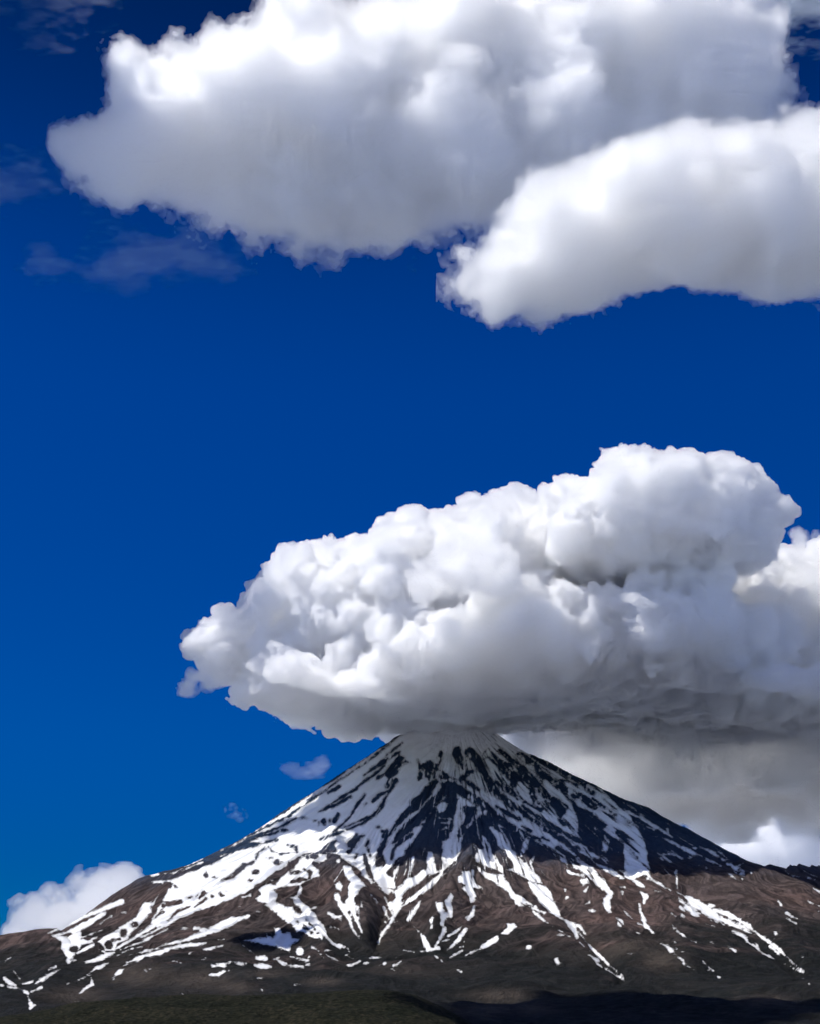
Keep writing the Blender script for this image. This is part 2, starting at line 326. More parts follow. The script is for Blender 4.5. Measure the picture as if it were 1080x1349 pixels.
tr(0, 1189, S5, [
 ('sl', [312,198, 430,148, 520,100, 620,65, 700,30, 790,-5], [8,18,26,30,36,34]), ('sl', [350,165, 420,128, 482,92], [6,10,8]), ('sl', [545,60, 572,42], [6,8]),
 ('sl', [480,185, 560,140, 640,90, 685,62], [30,46,36,12]), ('sl', [340,218, 400,205, 470,178], [12,14,14]),
 ('sp', [335,212, 440,218, 520,185, 530,232, 600,240, 612,268, 560,300, 520,310, 480,332, 462,368, 505,370, 440,402, 420,380, 432,350, 400,300, 392,250]),
 ('re', [480,300], [26,20]), ('rl', [500,330, 540,280, 600,262],[12,10,6]), ('sl', [520,230, 590,205, 660,178], [8,14,8]), ('sl', [540,262, 640,220], [16,8]), ('sl', [505,325, 560,300, 608,275],[8,20,26]),
 ('sl', [645,142, 685,112, 725,88], [6,11,8]), ('se', [808,62], [13,6]),
 ('sp', [630,250, 700,200, 800,150, 880,90, 910,40, 940,0, 985,-5, 978,40, 992,62, 930,120, 860,190, 830,232, 770,262, 745,312, 682,312, 660,280]),
 ('me', [800,200], [24,22]), ('ml', [735,245, 775,235], [28,14]), ('me', [872,142], [20,16]), ('re', [708,272], [24,24]),
 ('sl', [650,300, 690,330, 740,322], [8,14,10]), ('sl', [560,386, 620,370, 690,342, 735,322], [16,32,32,10]),
 ('sl', [750,300, 860,240, 940,180, 1010,140, 1085,90], [16,18,26,30,40]), ('sl', [780,305, 900,262, 1000,215, 1085,170], [6,12,8,8]), ('sl', [760,345, 830,305, 920,285], [6,8,5]), ('sl', [900,190, 932,168], [12,12]),
 ('sl', [1000,110, 1040,85, 1085,60], [20,50,60]), ('sl', [890,235, 980,195, 1085,140], [8,12,10]), ('ml', [960,110, 1000,100, 1050,60],[8,10,8]),
 ('sl', [835,342, 950,310, 1070,290], [5,14,8]), ('sl', [825,388, 880,368, 950,342, 1030,325, 1090,305], [18,34,28,34,32]), ('sl', [803,408, 850,392],[14,10]), ('sl', [752,465, 782,445, 805,430], [8,24,14]),
 ('sl', [565,465, 630,425, 705,390], [10,28,8]), ('sl', [507,503, 590,465], [6,9]), ('sl', [512,592, 550,558, 600,530], [10,32,20]), ('sl', [592,488, 596,518], [14,12]), ('se', [490,632], [17,10]),
 ('se', [945,440], [7,5]), ('se', [970,430], [6,4]), ('se', [735,495], [7,5]), ('sl', [230,522, 300,480, 388,432], [12,24,10]), ('sl', [143,526, 180,522, 212,512], [6,14,22]), ('sl', [318,432, 365,415], [8,9]),
 ('sl', [203,575, 272,548], [18,10]), ('sl', [50,545, 120,552, 185,588], [6,14,24]), ('sl', [28,488, 60,515, 107,535], [16,26,6]), ('se', [5,532], [14,9]), ('sl', [90,440, 130,492], [8,4]), ('sl', [185,610, 205,660], [14,26]), ('sl', [195,683, 228,660], [10,12]),
 ('sl', [180,740, 255,713], [10,20]), ('se', [4,750], [14,5]), ('sl', [30,380, 75,355], [9,6]), ('se', [310,236], [6,4]), ('sl', [437,528, 450,522], [8,6]),
])
tr(200, 1189, S5, [
 ('sl', [-10,315, 100,270, 200,248, 310,212, 430,165, 520,120, 625,90], [10,16,26,34,56,56,20]), ('sl', [-10,345, 100,300, 200,280, 260,272, 350,262], [28,30,22,30,12]),
 ('sl', [330,305, 400,293, 470,275], [10,18,8]), ('sl', [588,275, 620,300, 662,328], [7,10,5]), ('sl', [280,165, 320,172], [20,12]), ('sl', [320,180, 400,175], [26,20]), ('se', [217,165], [16,7]), ('sl', [430,240, 472,238], [7,6]), ('sl', [490,120, 520,95],[10,14]),
 ('sp', [600,245, 660,230, 740,220, 740,195, 780,230, 805,210, 790,160, 830,170, 850,200, 900,190, 910,225, 955,240, 900,282, 892,322, 800,290, 700,262]), ('me',[770,180],[20,18]),
 ('se', [958,315], [24,28]), ('sl', [680,357, 740,362], [22,30]), ('sl', [730,345, 750,365], [10,6]), ('sl', [768,369, 825,361], [6,8]), ('sl', [825,378, 880,405, 975,415], [16,24,18]), ('sl', [900,350, 960,365, 1015,375], [12,26,16]), ('sl', [1000,402, 1020,398], [14,14]), ('sl',[1012,360,1020,350],[10,10]), ('re',[935,372],[20,4]),
 ('sl', [665,408, 715,412, 772,415], [14,44,20]), ('se', [678,443], [9,4]), ('sl', [525,388, 570,395, 612,398], [18,36,18]), ('sl', [425,402, 465,402, 510,385], [16,34,18]), ('se', [400,408], [11,6]),
 ('sl', [373,468, 430,462, 500,438], [12,28,14]), ('sl', [135,378, 172,376], [9,10]), ('se', [190,388], [14,8]), ('sl', [245,330, 265,324], [8,8]), ('sl', [323,370, 348,360], [8,9]), ('se', [203,592], [9,7]), ('sl', [710,555, 718,568], [14,10]), ('se', [945,531], [15,6]), ('se', [693,487], [13,4]),
 ('sp', [720,12, 780,-5, 850,30, 910,30, 935,60, 960,92, 1000,80, 1030,130, 1085,185, 1085,250, 1000,205, 940,180, 900,140, 830,80, 800,62]), ('ml', [920,100, 980,160, 1050,200],[6,8,8]), ('ml',[1000,110,1060,160],[6,9]),
 ('sl', [930,-5, 1000,45, 1050,110, 1085,160], [20,50,44,30]), ('sl', [1010,50, 1062,30],[16,14]), ('sl',[940,195,970,220],[5,4]), ('sl',[1045,290,1080,312],[6,6]),
])
tr(400, 1189, S5, [
 ('sl', [-10,20, 60,85, 110,150, 150,220, 195,265, 240,290], [40,44,36,22,16,24]), ('sl', [225,275, 290,298, 302,325, 270,342], [20,18,14,10]), ('sl', [270,342, 325,365],[8,4]), ('sl', [0,90, 60,150, 120,232], [56,60,14]), ('sl', [0,185, 100,242], [14,6]), ('ml', [20,110, 90,190], [8,8]),('ml', [0,140, 60,200], [6,7]),
 ('sl', [155,68, 205,95, 242,88], [12,32,16]), ('sl', [178,156, 225,165, 235,192], [14,12,12]), ('re',[208,100],[0,0]),
 ('sl', [240,15, 290,90, 320,170, 358,228], [34,28,16,12]), ('sl', [305,-5, 330,60, 350,130, 380,195], [60,46,26,14]), ('ml', [350,20, 355,80], [14,20]), ('sl', [375,-5, 378,25], [20,14]), ('sl', [335,190,362,215],[12,10]), ('ml', [300,60,330,120],[8,10]),
 ('sp', [540,-5, 660,-5, 610,45, 590,60, 560,40]), ('sl', [650,-5, 600,60, 565,130, 520,190, 487,255], [14,30,28,26,26]), ('sl', [520,30, 552,105], [16,18]), ('sl',[530,125,550,150],[8,8]), ('sl',[585,130,610,120],[6,5]),
 ('sl', [748,-5, 712,55, 675,112], [16,34,26]), ('sl', [688,140, 750,195, 785,255, 800,305], [5,10,24,50]), ('sl', [870,290, 800,310, 760,318], [22,26,14]), ('sl', [840,300, 880,230, 905,170], [20,26,30]),
 ('sp', [850,-5, 895,-5, 910,60, 938,90, 907,130, 902,162, 880,150, 880,80, 850,20]), ('sl', [925,-5, 950,55, 948,90], [36,30,20]), ('sl', [822,118, 822,158], [26,24]), ('se', [830,98], [8,8]), ('sl', [960,118, 975,105],[10,12]),
 ('sl', [932,218, 970,195, 1018,155], [10,22,10]), ('sl', [935,300, 1000,235, 1047,170], [14,44,24]), ('sl', [885,252, 945,238], [8,9]), ('sl', [1035,248, 1030,285, 1005,290], [10,18,8]), ('sl', [942,357, 1020,310], [6,14]), ('sl', [1045,340, 1085,325], [10,12]), ('sl', [1048,95, 1085,85], [16,28]),
 ('sl', [842,342, 920,400], [8,6]), ('sl', [985,432, 1017,446], [6,5]), ('sl', [430,359, 507,353], [12,12]), ('sl', [602,362, 637,350], [10,6]), ('sl', [580,406, 605,400, 632,380], [10,18,18]), ('se', [525,396], [19,11]), ('se', [497,404],[6,4]), ('sl', [570,430, 592,440], [12,10]), ('sl', [652,308, 710,320], [10,6]),
 ('sl', [285,402, 300,410, 368,380], [10,18,10]), ('sl', [148,338, 225,376], [6,7]), ('sl', [122,352, 148,372], [10,14]), ('sl', [60,290, 97,312], [7,5]), ('se', [112,335], [11,4]), ('se', [410,390], [11,4]), ('se',[160,310],[9,4]),
])
tr(600, 1189, S5, [
 ('sp', [285,200, 320,160, 330,135, 380,132, 396,155, 335,214]), ('sl', [172,292, 220,262, 262,232], [26,32,30]), ('sl', [98,322, 162,297], [9,14]), ('sl', [68,340, 97,325], [8,10]), ('se', [470,287], [20,18]), ('sp', [625,370, 640,345, 660,350, 680,402, 652,402]),
 ('sl', [395,0, 450,30], [22,14]), ('sl', [420,-5, 500,38, 575,68], [14,24,7]), ('sl', [500,58, 550,102, 625,157], [24,22,5]), ('sp', [540,-5, 640,-5, 682,92, 640,80, 590,45]),
 ('sl', [675,98, 750,150, 785,222], [20,44,20]), ('sl', [755,135, 800,155, 835,205], [16,26,14]), ('sl', [792,190, 830,240, 880,300, 940,355, 1000,410, 1048,452], [12,12,24,20,14,8]), ('sl', [800,258, 870,318], [6,8]), ('sl', [862,340, 912,372], [16,26]), ('sl', [898,383, 942,418], [8,5]), ('sl', [968,428, 1030,465, 1085,500], [5,9,20]), ('sl',[1060,455,1080,480],[8,10]),
 ('sl', [662,175, 738,220], [6,8]), ('se', [682,212], [23,10]), ('sl', [1040,105, 1065,115, 1080,140], [10,12,12]), ('sl', [1045,125, 1062,155], [12,16]), ('sp', [960,-5, 996,-5, 1005,72, 970,50]), ('sl', [10,435,35,445],[6,5]),
])
tr(780, 1040, S5, [
 ('sp', [0,20, 60,50, 130,110, 190,150, 250,185, 262,200, 170,160, 100,120, 40,90, 0,80]), ('sl', [200,85, 260,120, 322,170], [6,11,6]), ('sl', [165,118, 300,180, 390,230, 460,275, 515,312], [8,14,30,14,6]), ('sl', [280,208, 395,258], [7,9]), ('sl', [160,170, 230,215, 330,255], [10,22,6]), ('sl', [480,255,490,280],[10,12]),
 ('ml', [0,60, 80,120, 150,165], [10,14,10]),
 ('sp', [0,140, 60,200, 150,230, 220,240, 250,330, 290,400, 340,490, 378,560, 405,600, 350,570, 300,490, 250,450, 210,380, 200,340, 110,290, 75,262, 90,230, 0,170]), ('rl', [190,320, 240,360],[10,14]), ('rl',[240,390,290,440],[6,8]), ('re',[160,280],[8,8]),
 ('sl', [278,283, 312,303], [12,14]), ('sl', [245,290, 268,328], [14,10]), ('se',[318,352],[8,5]), ('sp', [75,295, 112,340, 95,380, 97,420, 58,395, 70,350]), ('sl', [-5,418, 45,442], [30,10]), ('sl', [25,482, 110,522, 208,572], [14,38,10]), ('sl', [230,495, 340,562], [7,10]), ('sl', [350,570,430,610,505,655],[16,10,12]),
 ('sl', [-5,545, 40,600, 80,625], [60,50,40]), ('sp', [38,620, 92,620, 132,670, 120,712, 112,790, 80,770, 60,710, 92,680]), ('sl', [180,520, 240,570, 300,612, 332,632], [10,20,34,22]), ('sl', [405,655, 437,664], [10,9]), ('sl', [178,630, 212,632], [14,12]), ('se', [197,663], [14,8]), ('sl',[190,672,192,680],[8,6]), ('sl', [308,660, 345,690, 330,732], [14,32,18]), ('sl', [300,745,308,790], [10,24]),
 ('sl', [418,305, 520,345, 600,388, 700,430, 760,460, 832,492], [8,16,22,14,9,5]), ('sl', [690,370, 780,412, 860,465], [7,26,6]), ('se',[742,418],[10,5]), ('se',[635,442],[14,6]), ('sp', [905,495, 940,500, 932,535, 915,530]), ('sl',[870,480,890,488],[10,7]), ('sl', [930,495, 977,478], [8,6]), ('se', [665,378], [11,5]), ('se', [685,490], [10,6]), ('se',[735,505],[8,5]),
 ('sl', [460,420, 520,420, 580,446], [9,11,9]), ('sl', [500,490,515,520],[7,6]), ('sl', [537,530, 545,580, 544,635], [18,22,9]), ('sp', [545,660, 620,690, 680,710, 740,755, 700,790, 640,760, 590,700]), ('se', [768,750], [27,17]), ('sl', [820,770,850,790],[14,16]), ('se',[1025,540],[6,8]), ('se',[968,580],[8,5]), ('se',[895,565],[6,8]),
])
tr(760, 1170, S5, [
 ('sl', [405,25, 440,55, 430,95], [14,36,18]), ('sl', [398,105, 420,180, 440,240, 500,300], [14,26,32,9]), ('sl', [388,225, 440,248], [7,10]), ('sl', [298,145, 325,170, 360,205], [8,16,8]), ('sl', [252,195, 282,205, 297,235], [10,12,12]), ('se', [270,242], [14,9]), ('sl', [373,283, 460,326], [6,9]), ('sl', [290,20,305,35],[12,8]),
 ('sl', [512,345, 575,375, 600,400, 640,435], [6,22,26,6]), ('sl', [652,448, 682,468], [12,12]), ('sl', [688,490, 752,528], [12,7]), ('sl', [812,470, 845,505, 878,535], [5,9,6]), ('sl', [840,535, 860,520], [12,14]), ('sl', [910,575,935,582],[6,4]),
 ('sl', [608,165, 650,192], [8,12]), ('se', [675,178], [21,17]), ('sl', [615,240, 625,262, 650,258], [8,10,8]), ('sl', [643,278, 685,305, 713,326], [7,24,7]), ('sl', [722,335, 768,352], [8,5]), ('se', [628,350], [9,6]), ('se', [863,350], [7,4]), ('sl', [615,388,640,395],[5,6]), ('se',[345,422],[12,4]), ('se',[685,412],[8,4]),
 ('sl', [660,80, 700,110, 745,158, 795,187], [8,18,38,5]), ('sl',[665,120,690,150],[10,12]), ('sl', [690,85, 760,140], [8,10]), ('sl', [655,60,720,120,790,170],[6,9,5]),
 ('sp', [640,25, 740,60, 800,90, 840,112, 880,150, 960,190, 1005,230, 940,222, 860,172, 780,122, 720,80]), ('se', [865,110], [26,17]), ('sl', [880,145, 960,168, 1030,200, 1090,228], [26,26,20,22]), ('sl', [960,200, 1090,275], [16,12]), ('sl', [865,208, 952,238], [7,9]), ('sl', [830,235, 882,246], [9,10]), ('sl', [1000,275, 1090,322], [12,20]), ('sl', [972,383, 1022,410], [14,14]), ('sl', [500,15, 537,25], [9,9]), ('rl', [900,165,960,185],[8,6]),
])
tr(900, 1130, 6, [
 ('sl', [0,300, 60,370, 130,448], [14,14,8]), ('sl', [15,392, 60,430, 128,470], [26,30,7]),
 ('sl', [60,350, 120,385, 200,430, 330,510, 450,560, 565,608], [30,60,70,30,14,8]), ('se', [217,377], [36,22]), ('sl', [240,410, 340,438, 440,492, 520,545, 600,615], [30,36,28,36,22]), ('sl', [400,505, 470,545, 540,585], [10,20,8]), ('ml',[280,455,330,490],[10,8]),
 ('sl', [595,612, 680,668, 740,715, 810,780, 888,850], [22,32,36,24,12]), ('sl', [680,700, 740,750, 770,788], [26,24,10]), ('sl', [388,573, 460,612, 500,655, 570,695], [8,24,26,22]), ('rl',[515,655,560,680],[5,5]), ('sl', [560,700, 620,752, 755,822], [8,9,5]), ('sl', [765,825,850,860],[3,4]), ('sl', [865,880, 950,908], [10,16]), ('sl', [905,875, 950,895], [10,14]), ('sl', [820,815,860,840],[8,8]),
 ('sl', [215,493, 330,527], [7,9]), ('sl', [173,525, 240,542], [8,14]), ('sl', [352,708, 408,738], [12,16]), ('se', [940,955], [14,7]), ('se', [990,995], [9,5]),
 ('sl', [798,430, 840,455, 895,482], [16,24,14]), ('sl', [812,478, 885,518], [12,22]), ('sl', [742,335, 768,375], [14,18]), ('se', [728,600], [14,15]), ('se', [715,640], [8,6]), ('sl', [1025,243, 1090,275], [14,20]), ('sl', [982,343, 1090,390], [5,12]), ('sl', [382,62, 410,110], [6,32]), ('sl', [415,65,440,58],[9,6]), ('se', [860,145], [14,6]), ('se',[905,150],[12,5]), ('sl', [980,160, 1035,172],[6,9]), ('se',[1060,425],[8,5]), ('se',[215,668],[10,5]), ('sl',[150,815,200,870],[5,7]), ('se',[940,783],[8,4]),
])

def snow_map():
    """signed distance to the snow edge in photo pixels (positive on snow), with its sampling grid."""
    q = 2.0; X0, Y0, W, H = -10, 920, 1100, 432
    nx, ny = int(W * q), int(H * q)
    rng = np.random.default_rng(5)
    F = np.full((ny, nx), -9, np.float32)
    mott = lattice_noise((ny, nx), (6.0, 4.0), rng) * 1.8 + lattice_noise((ny, nx), 11.0, rng) * 1.6
    rag = lattice_noise((ny, nx), 4.0, rng) * 0.45 + lattice_noise((ny, nx), 12.0, rng) * 0.7
    gx, gy = np.meshgrid(np.arange(nx) / q + X0 - 598, np.arange(ny) / q + Y0 - 925)
    th = np.arctan2(gx, gy); rad = np.hypot(gx, gy)
    rag = rag + 0.55 * perlin(th * 70, rad / 26, 71) + 0.5 * perlin(th * 150 + 9, rad / 15, 72)
    mott = mott * 0.7 + 1.3 * perlin(th * 55, rad / 11, 73) + 0.9 * perlin(th * 120, rad / 7, 74)
    for k, P, w in TRACE:
        m = 9 + w.max()
        a = np.maximum(np.floor(((P.min(0) - m) - (X0, Y0)) * q).astype(int), 0); b = np.minimum(np.ceil(((P.max(0) + m) - (X0, Y0)) * q).astype(int), (nx, ny))
        if np.any(b <= a): continue
        x = (np.arange(a[0], b[0]) / q + X0)[None, :]; y = (np.arange(a[1], b[1]) / q + Y0)[:, None]
        if k[1] == 'e':
            if w.max() <= 0: continue
            rx, ry = w[0], w[1]
            d = (1 - np.sqrt(((x - P[0, 0]) / rx) ** 2 + ((y - P[0, 1]) / ry) ** 2)) * min(rx, ry)
        elif k[1] == 'l':
            d = np.full((b[1] - a[1], b[0] - a[0]), -50.0)
            for i in range(len(P) - 1):
                e = P[i + 1] - P[i]; t = np.clip(((x - P[i, 0]) * e[0] + (y - P[i, 1]) * e[1]) / (e @ e), 0, 1)
                d = np.maximum(d, (w[i] + (w[i + 1] - w[i]) * t) * 0.5 - np.hypot(x - P[i, 0] - t * e[0], y - P[i, 1] - t * e[1]))
        else:
            ins = np.zeros((b[1] - a[1], b[0] - a[0]), bool); d = np.full(ins.shape, 50.0)
            for i in range(len(P)):
                p, e = P[i - 1], P[i] - P[i - 1]
                t = np.clip(((x - p[0]) * e[0] + (y - p[1]) * e[1]) / (e @ e + 1e-9), 0, 1)
                d = np.minimum(d, np.hypot(x - p[0] - t * e[0], y - p[1] - t * e[1]))
                if e[1] != 0:
                    ins ^= ((p[1] > y) != (P[i, 1] > y)) & (x < p[0] + (y - p[1]) * e[0] / e[1])
            d = np.where(ins, d, -d)
        s = (slice(a[1], b[1]), slice(a[0], b[0]))
        d = d + rag[s]
        if k[0] == 's': F[s] = np.maximum(F[s], d)
        elif k[0] == 'r': F[s] = np.minimum(F[s], -d)
        else: F[s] = np.minimum(F[s], np.maximum(-d, -1.3 + 1.5 * mott[s] - 0.1 * d))
    # thin lines of bare rock fanning down the right face, thin snow threads in the bare rock
    cone = smooth(560, 620, gx + 598) * smooth(1185, 1140, gy + 925) * smooth(40, 70, rad)
    n1 = perlin(th * 48, rad / 34, 75) + 0.5 * perlin(th * 110, rad / 17, 76)
    n2 = perlin(th * 52 + 5, rad / 30, 77) + 0.5 * perlin(th * 120, rad / 15, 78)
    F = np.where(cone > 0.01, np.minimum(F, np.maximum((0.5 - n1 * cone) * 4.5, -3)), F)
    ups = smooth(1180, 1150, gy + 925) * smooth(-330, -250, gx) * (F > -8.5)
    F = np.where(ups > 0.01, np.maximum(F, np.minimum((n2 * ups - 0.66) * 4.5, 3)), F)
    return F.astype(np.float32), X0, Y0, q

def sample(F, X0, Y0, q, px, py):
    x = np.clip((px - X0) * q, 0, F.shape[1] - 1.01); y = np.clip((py - Y0) * q, 0, F.shape[0] - 1.01)
    i = x.astype(int); j = y.astype(int); fx = (x - i).astype(np.float32); fy = (y - j).astype(np.float32)
    return (F[j, i] * (1 - fx) + F[j, i + 1] * fx) * (1 - fy) + (F[j + 1, i] * (1 - fx) + F[j + 1, i + 1] * fx) * fy

# ------------------------------------------------------------------ land forms
D0 = 12500.0
X0, _, ZTOP = (float(t) for t in at(598, 935, D0))
SKY_LEFT = [(520,973),(480,1000),(440,1026),(410,1046),(380,1065),(350,1086),(330,1099),(300,1115),(270,1130),(240,1143),(210,1150),(195,1153),(170,1166),(150,1178),(120,1200),(100,1213),(80,1227),(60,1240),(0,1285),(-120,1320),(-400,1350),(-900,1366)]
SKY_RIGHT = [(640,958),(690,990),(730,1008),(760,1024),(800,1043),(830,1056),(850,1063),(880,1080),(900,1090),(925,1103),(950,1117),(970,1128),(985,1135),(1005,1141),(1020,1145),(1040,1149),(1060,1155),(1080,1160),(1150,1190),(1300,1240),(1700,1320),(2300,1366)]
FRONT = [(0,ZTOP),(400,2560),(1000,2190),(2000,1640),(3000,1170),(4000,840),(5000,600),(6000,420),(7000,275),(8000,150),(9000,50),(9800,-20),(14000,-70)]
def prof(pts, side):
    r = [0.0]; z = [ZTOP]
    for px, py in pts:
        x, y, zz = at(px, py, D0); r.append(float((x - X0) * side)); z.append(float(zz))
    return np.array(r), np.array(z)
PL, PR = prof(SKY_LEFT, -1), prof(SKY_RIGHT, 1)
PF = np.array([p[0] for p in FRONT], float), np.array([p[1] for p in FRONT], float)

# ridges (+) and gullies (-): (points in photo pixels, half width px, height m)
FORMS = [
 ([440,1120, 452,1150, 470,1195, 482,1235], [20,30,36,22], 95), ([436,1122, 400,1165, 385,1205], [16,24,22], 45),
 ([622,1136, 604,1165, 585,1200, 572,1235], [16,26,30,18], 95), ([626,1136, 660,1160, 700,1195, 730,1235], [16,30,36,30], 60),
 ([515,1168, 506,1195, 496,1245], [13,13,11], -60), ([575,1245, 640,1140], [4,4], -1),
 ([352,1203, 395,1222, 425,1250], [24,28,20], 60), ([352,1203, 300,1228, 230,1250], [22,20,16], 45),
 ([395,1128, 330,1180, 250,1208, 140,1250, 60,1290], [12,18,20,22,24], 45),
 ([195,1153, 150,1195, 100,1240], [10,14,12], 30), ([330,1112, 270,1140, 215,1160], [7,9,8], 24),
 ([200,1290, 260,1285, 320,1300], [40,44,30], 35),
 ([690,1165, 745,1210, 815,1285], [9,10,9], -35), ([640,1140, 690,1180], [8,10], -25),
 ([770,1165, 800,1195, 830,1260], [20,30,34], 45), ([850,1155, 880,1200, 900,1255], [16,26,34], 40),
 ([905,1175, 960,1215, 1050,1280], [10,12,10], -35), ([960,1160, 1000,1200, 1060,1260], [26,36,36], 45), ([870,1105, 930,1130, 985,1150, 1060,1175], [10,14,14,16], 40),
 ([590,1010, 600,1045, 560,1110, 530,1160], [10,18,22,14], 45), ([600,1040, 650,1085, 700,1130, 770,1165], [14,20,22,18], 45), ([625,1060, 620,1100, 610,1135], [12,14,10], 30),
 ([700,1010, 760,1060, 830,1130], [12,18,16], 35), ([545,1000, 510,1060, 470,1115], [10,12,10], 22),
]

def height(X, Y):
    dx = X - X0; dy = Y - D0; r = np.hypot(dx, dy); phi = np.arctan2(dx, -dy)
    s = np.abs(np.sin(phi)) ** 1.6
    zs = np.where(dx < 0, np.interp(r, *PL), np.interp(r, *PR)); zf = np.interp(r, *PF)
    zb = np.interp(r, PF[0], PF[1] * 0.96)
    Z = s * zs + (1 - s) * np.where(dy < 0, zf, zb)
    px, py = project(X, Y, Z)
    # flanks cut by streams running down from the summit
    up = smooth(150, 900, r) * (1 - 0.75 * smooth(3500, 7500, r)) * smooth(12500, 8000, r)
    warp = 0.05 * perlin(phi * 4, r / 900, 40)
    a = phi + warp
    rid = 1 - np.abs(perlin(a * 9, r / 2600 + 3, 11)) * 2.2
    rid2 = 1 - np.abs(perlin(a * 24, r / 1100, 12)) * 2.2
    rid3 = 1 - np.abs(perlin(a * 60, r / 520, 13)) * 2.2
    Z = Z + up * (rid * 30 + rid2 * 22 + rid3 * 12 * smooth(300, 1500, r) - 32)
    for P, w, h in FORMS:
        P = np.array(P, float).reshape(-1, 2); best = np.full(X.shape, 9.0); 
        for i in range(len(P) - 1):
            e = P[i + 1] - P[i]; t = np.clip(((px - P[i, 0]) * e[0] + (py - P[i, 1]) * e[1]) / (e @ e), 0, 1)
            best = np.minimum(best, np.hypot(px - P[i, 0] - t * e[0], (py - P[i, 1] - t * e[1])) / (w[i] + (w[i + 1] - w[i]) * t))
        Z = Z + h * np.exp(-best ** 1.5 * 1.3)
    low = smooth(2500, 6000, r)
    n = fbm2(X / 700, Y / 700, 3, 21)
    Z = Z + low * n * 34 * smooth(9700, 8000, r)
    d = fbm2(X / 130, Y / 130, 4, 31)
    Z = Z + d * 6.5 * smooth(16000, 9000, r) + (1 - np.abs(perlin(X / 60, Y / 60, 35)) * 2) * 2.0
    return Z

def fit_skyline():
    """lower or raise the flank profiles until the skyline runs where the photo shows it."""
    tgt = {-1: np.array([(x, y) for x, y in SKY_LEFT], float)[::-1], 1: np.array([(x, y) for x, y in SKY_RIGHT], float)}
    a = np.linspace(-0.42, 0.42, 420); y = np.arange(10300, 13300, 25.0); a, y = np.meshgrid(a, y)
    for it in range(5):
        px, py = project(a * y, y, height(a * y, y)); sky = py.min(0); sx = px[0]
        cx = np.array([px[j, k] for k, j in enumerate(py.argmin(0))])
        k = np.array([np.ones(5) / 5]).ravel(); sky = np.convolve(np.pad(sky, 2, 'edge'), k, 'valid')
        for side, P in ((-1, PL), (1, PR)):
            xs = PW / 2 + FPX * (X0 + side * P[0]) / (D0 * CP + P[1] * SP)
            err = np.interp(xs, tgt[side][:, 0], tgt[side][:, 1]) - np.interp(xs, cx, sky)      # + : skyline too high
            err[0] = 0; ok = (xs > 0) & (xs < 1080)
            P[1][:] -= np.where(ok, err, 0) * 7.4 * 0.8

def grid_mesh(name, A, Yv, zfun, mat):
    a, Y = np.meshgrid(A, Yv); X = a * Y; Z = zfun(X, Y)
    ny, nx = X.shape; i = np.arange(ny * nx).reshape(ny, nx)
    q = np.stack([i[:-1, :-1], i[:-1, 1:], i[1:, 1:], i[1:, :-1]], -1).reshape(-1, 4)
    return mesh_obj(name, np.stack([X, Y, Z], -1).reshape(-1, 3), q, mat), X.ravel(), Y.ravel(), Z.ravel()

def attr(o, name, v):
    at_ = o.data.attributes.new(name, 'FLOAT', 'POINT'); at_.data.foreach_set('value', np.ascontiguousarray(v, np.float32).ravel())

# ---- materials of the land
def nodes(mat):
    mat.use_nodes = True; nt = mat.node_tree; nt.nodes.clear()
    def N(t, **kw):
        n = nt.nodes.new(t)
        for k, v in kw.items():
            if k == 'ins':
                for kk, vv in v.items():
                    if hasattr(vv, 'is_linked') or isinstance(vv, bpy.types.NodeSocket): nt.links.new(vv, n.inputs[kk])
                    else: n.inputs[kk].default_value = vv
            else: setattr(n, k, v)
        return n
    return nt, N

def ramp(N, fac, stops, interp='LINEAR'):
    n = N('ShaderNodeValToRGB', ins={0: fac}); cr = n.color_ramp; cr.interpolation = interp
    while len(cr.elements) < len(stops): cr.elements.new(0.5)
    for e, (p, c) in zip(cr.elements, stops):
        e.position = p; e.color = (*c, 1) if len(c) == 3 else c
    return n.outputs[0]

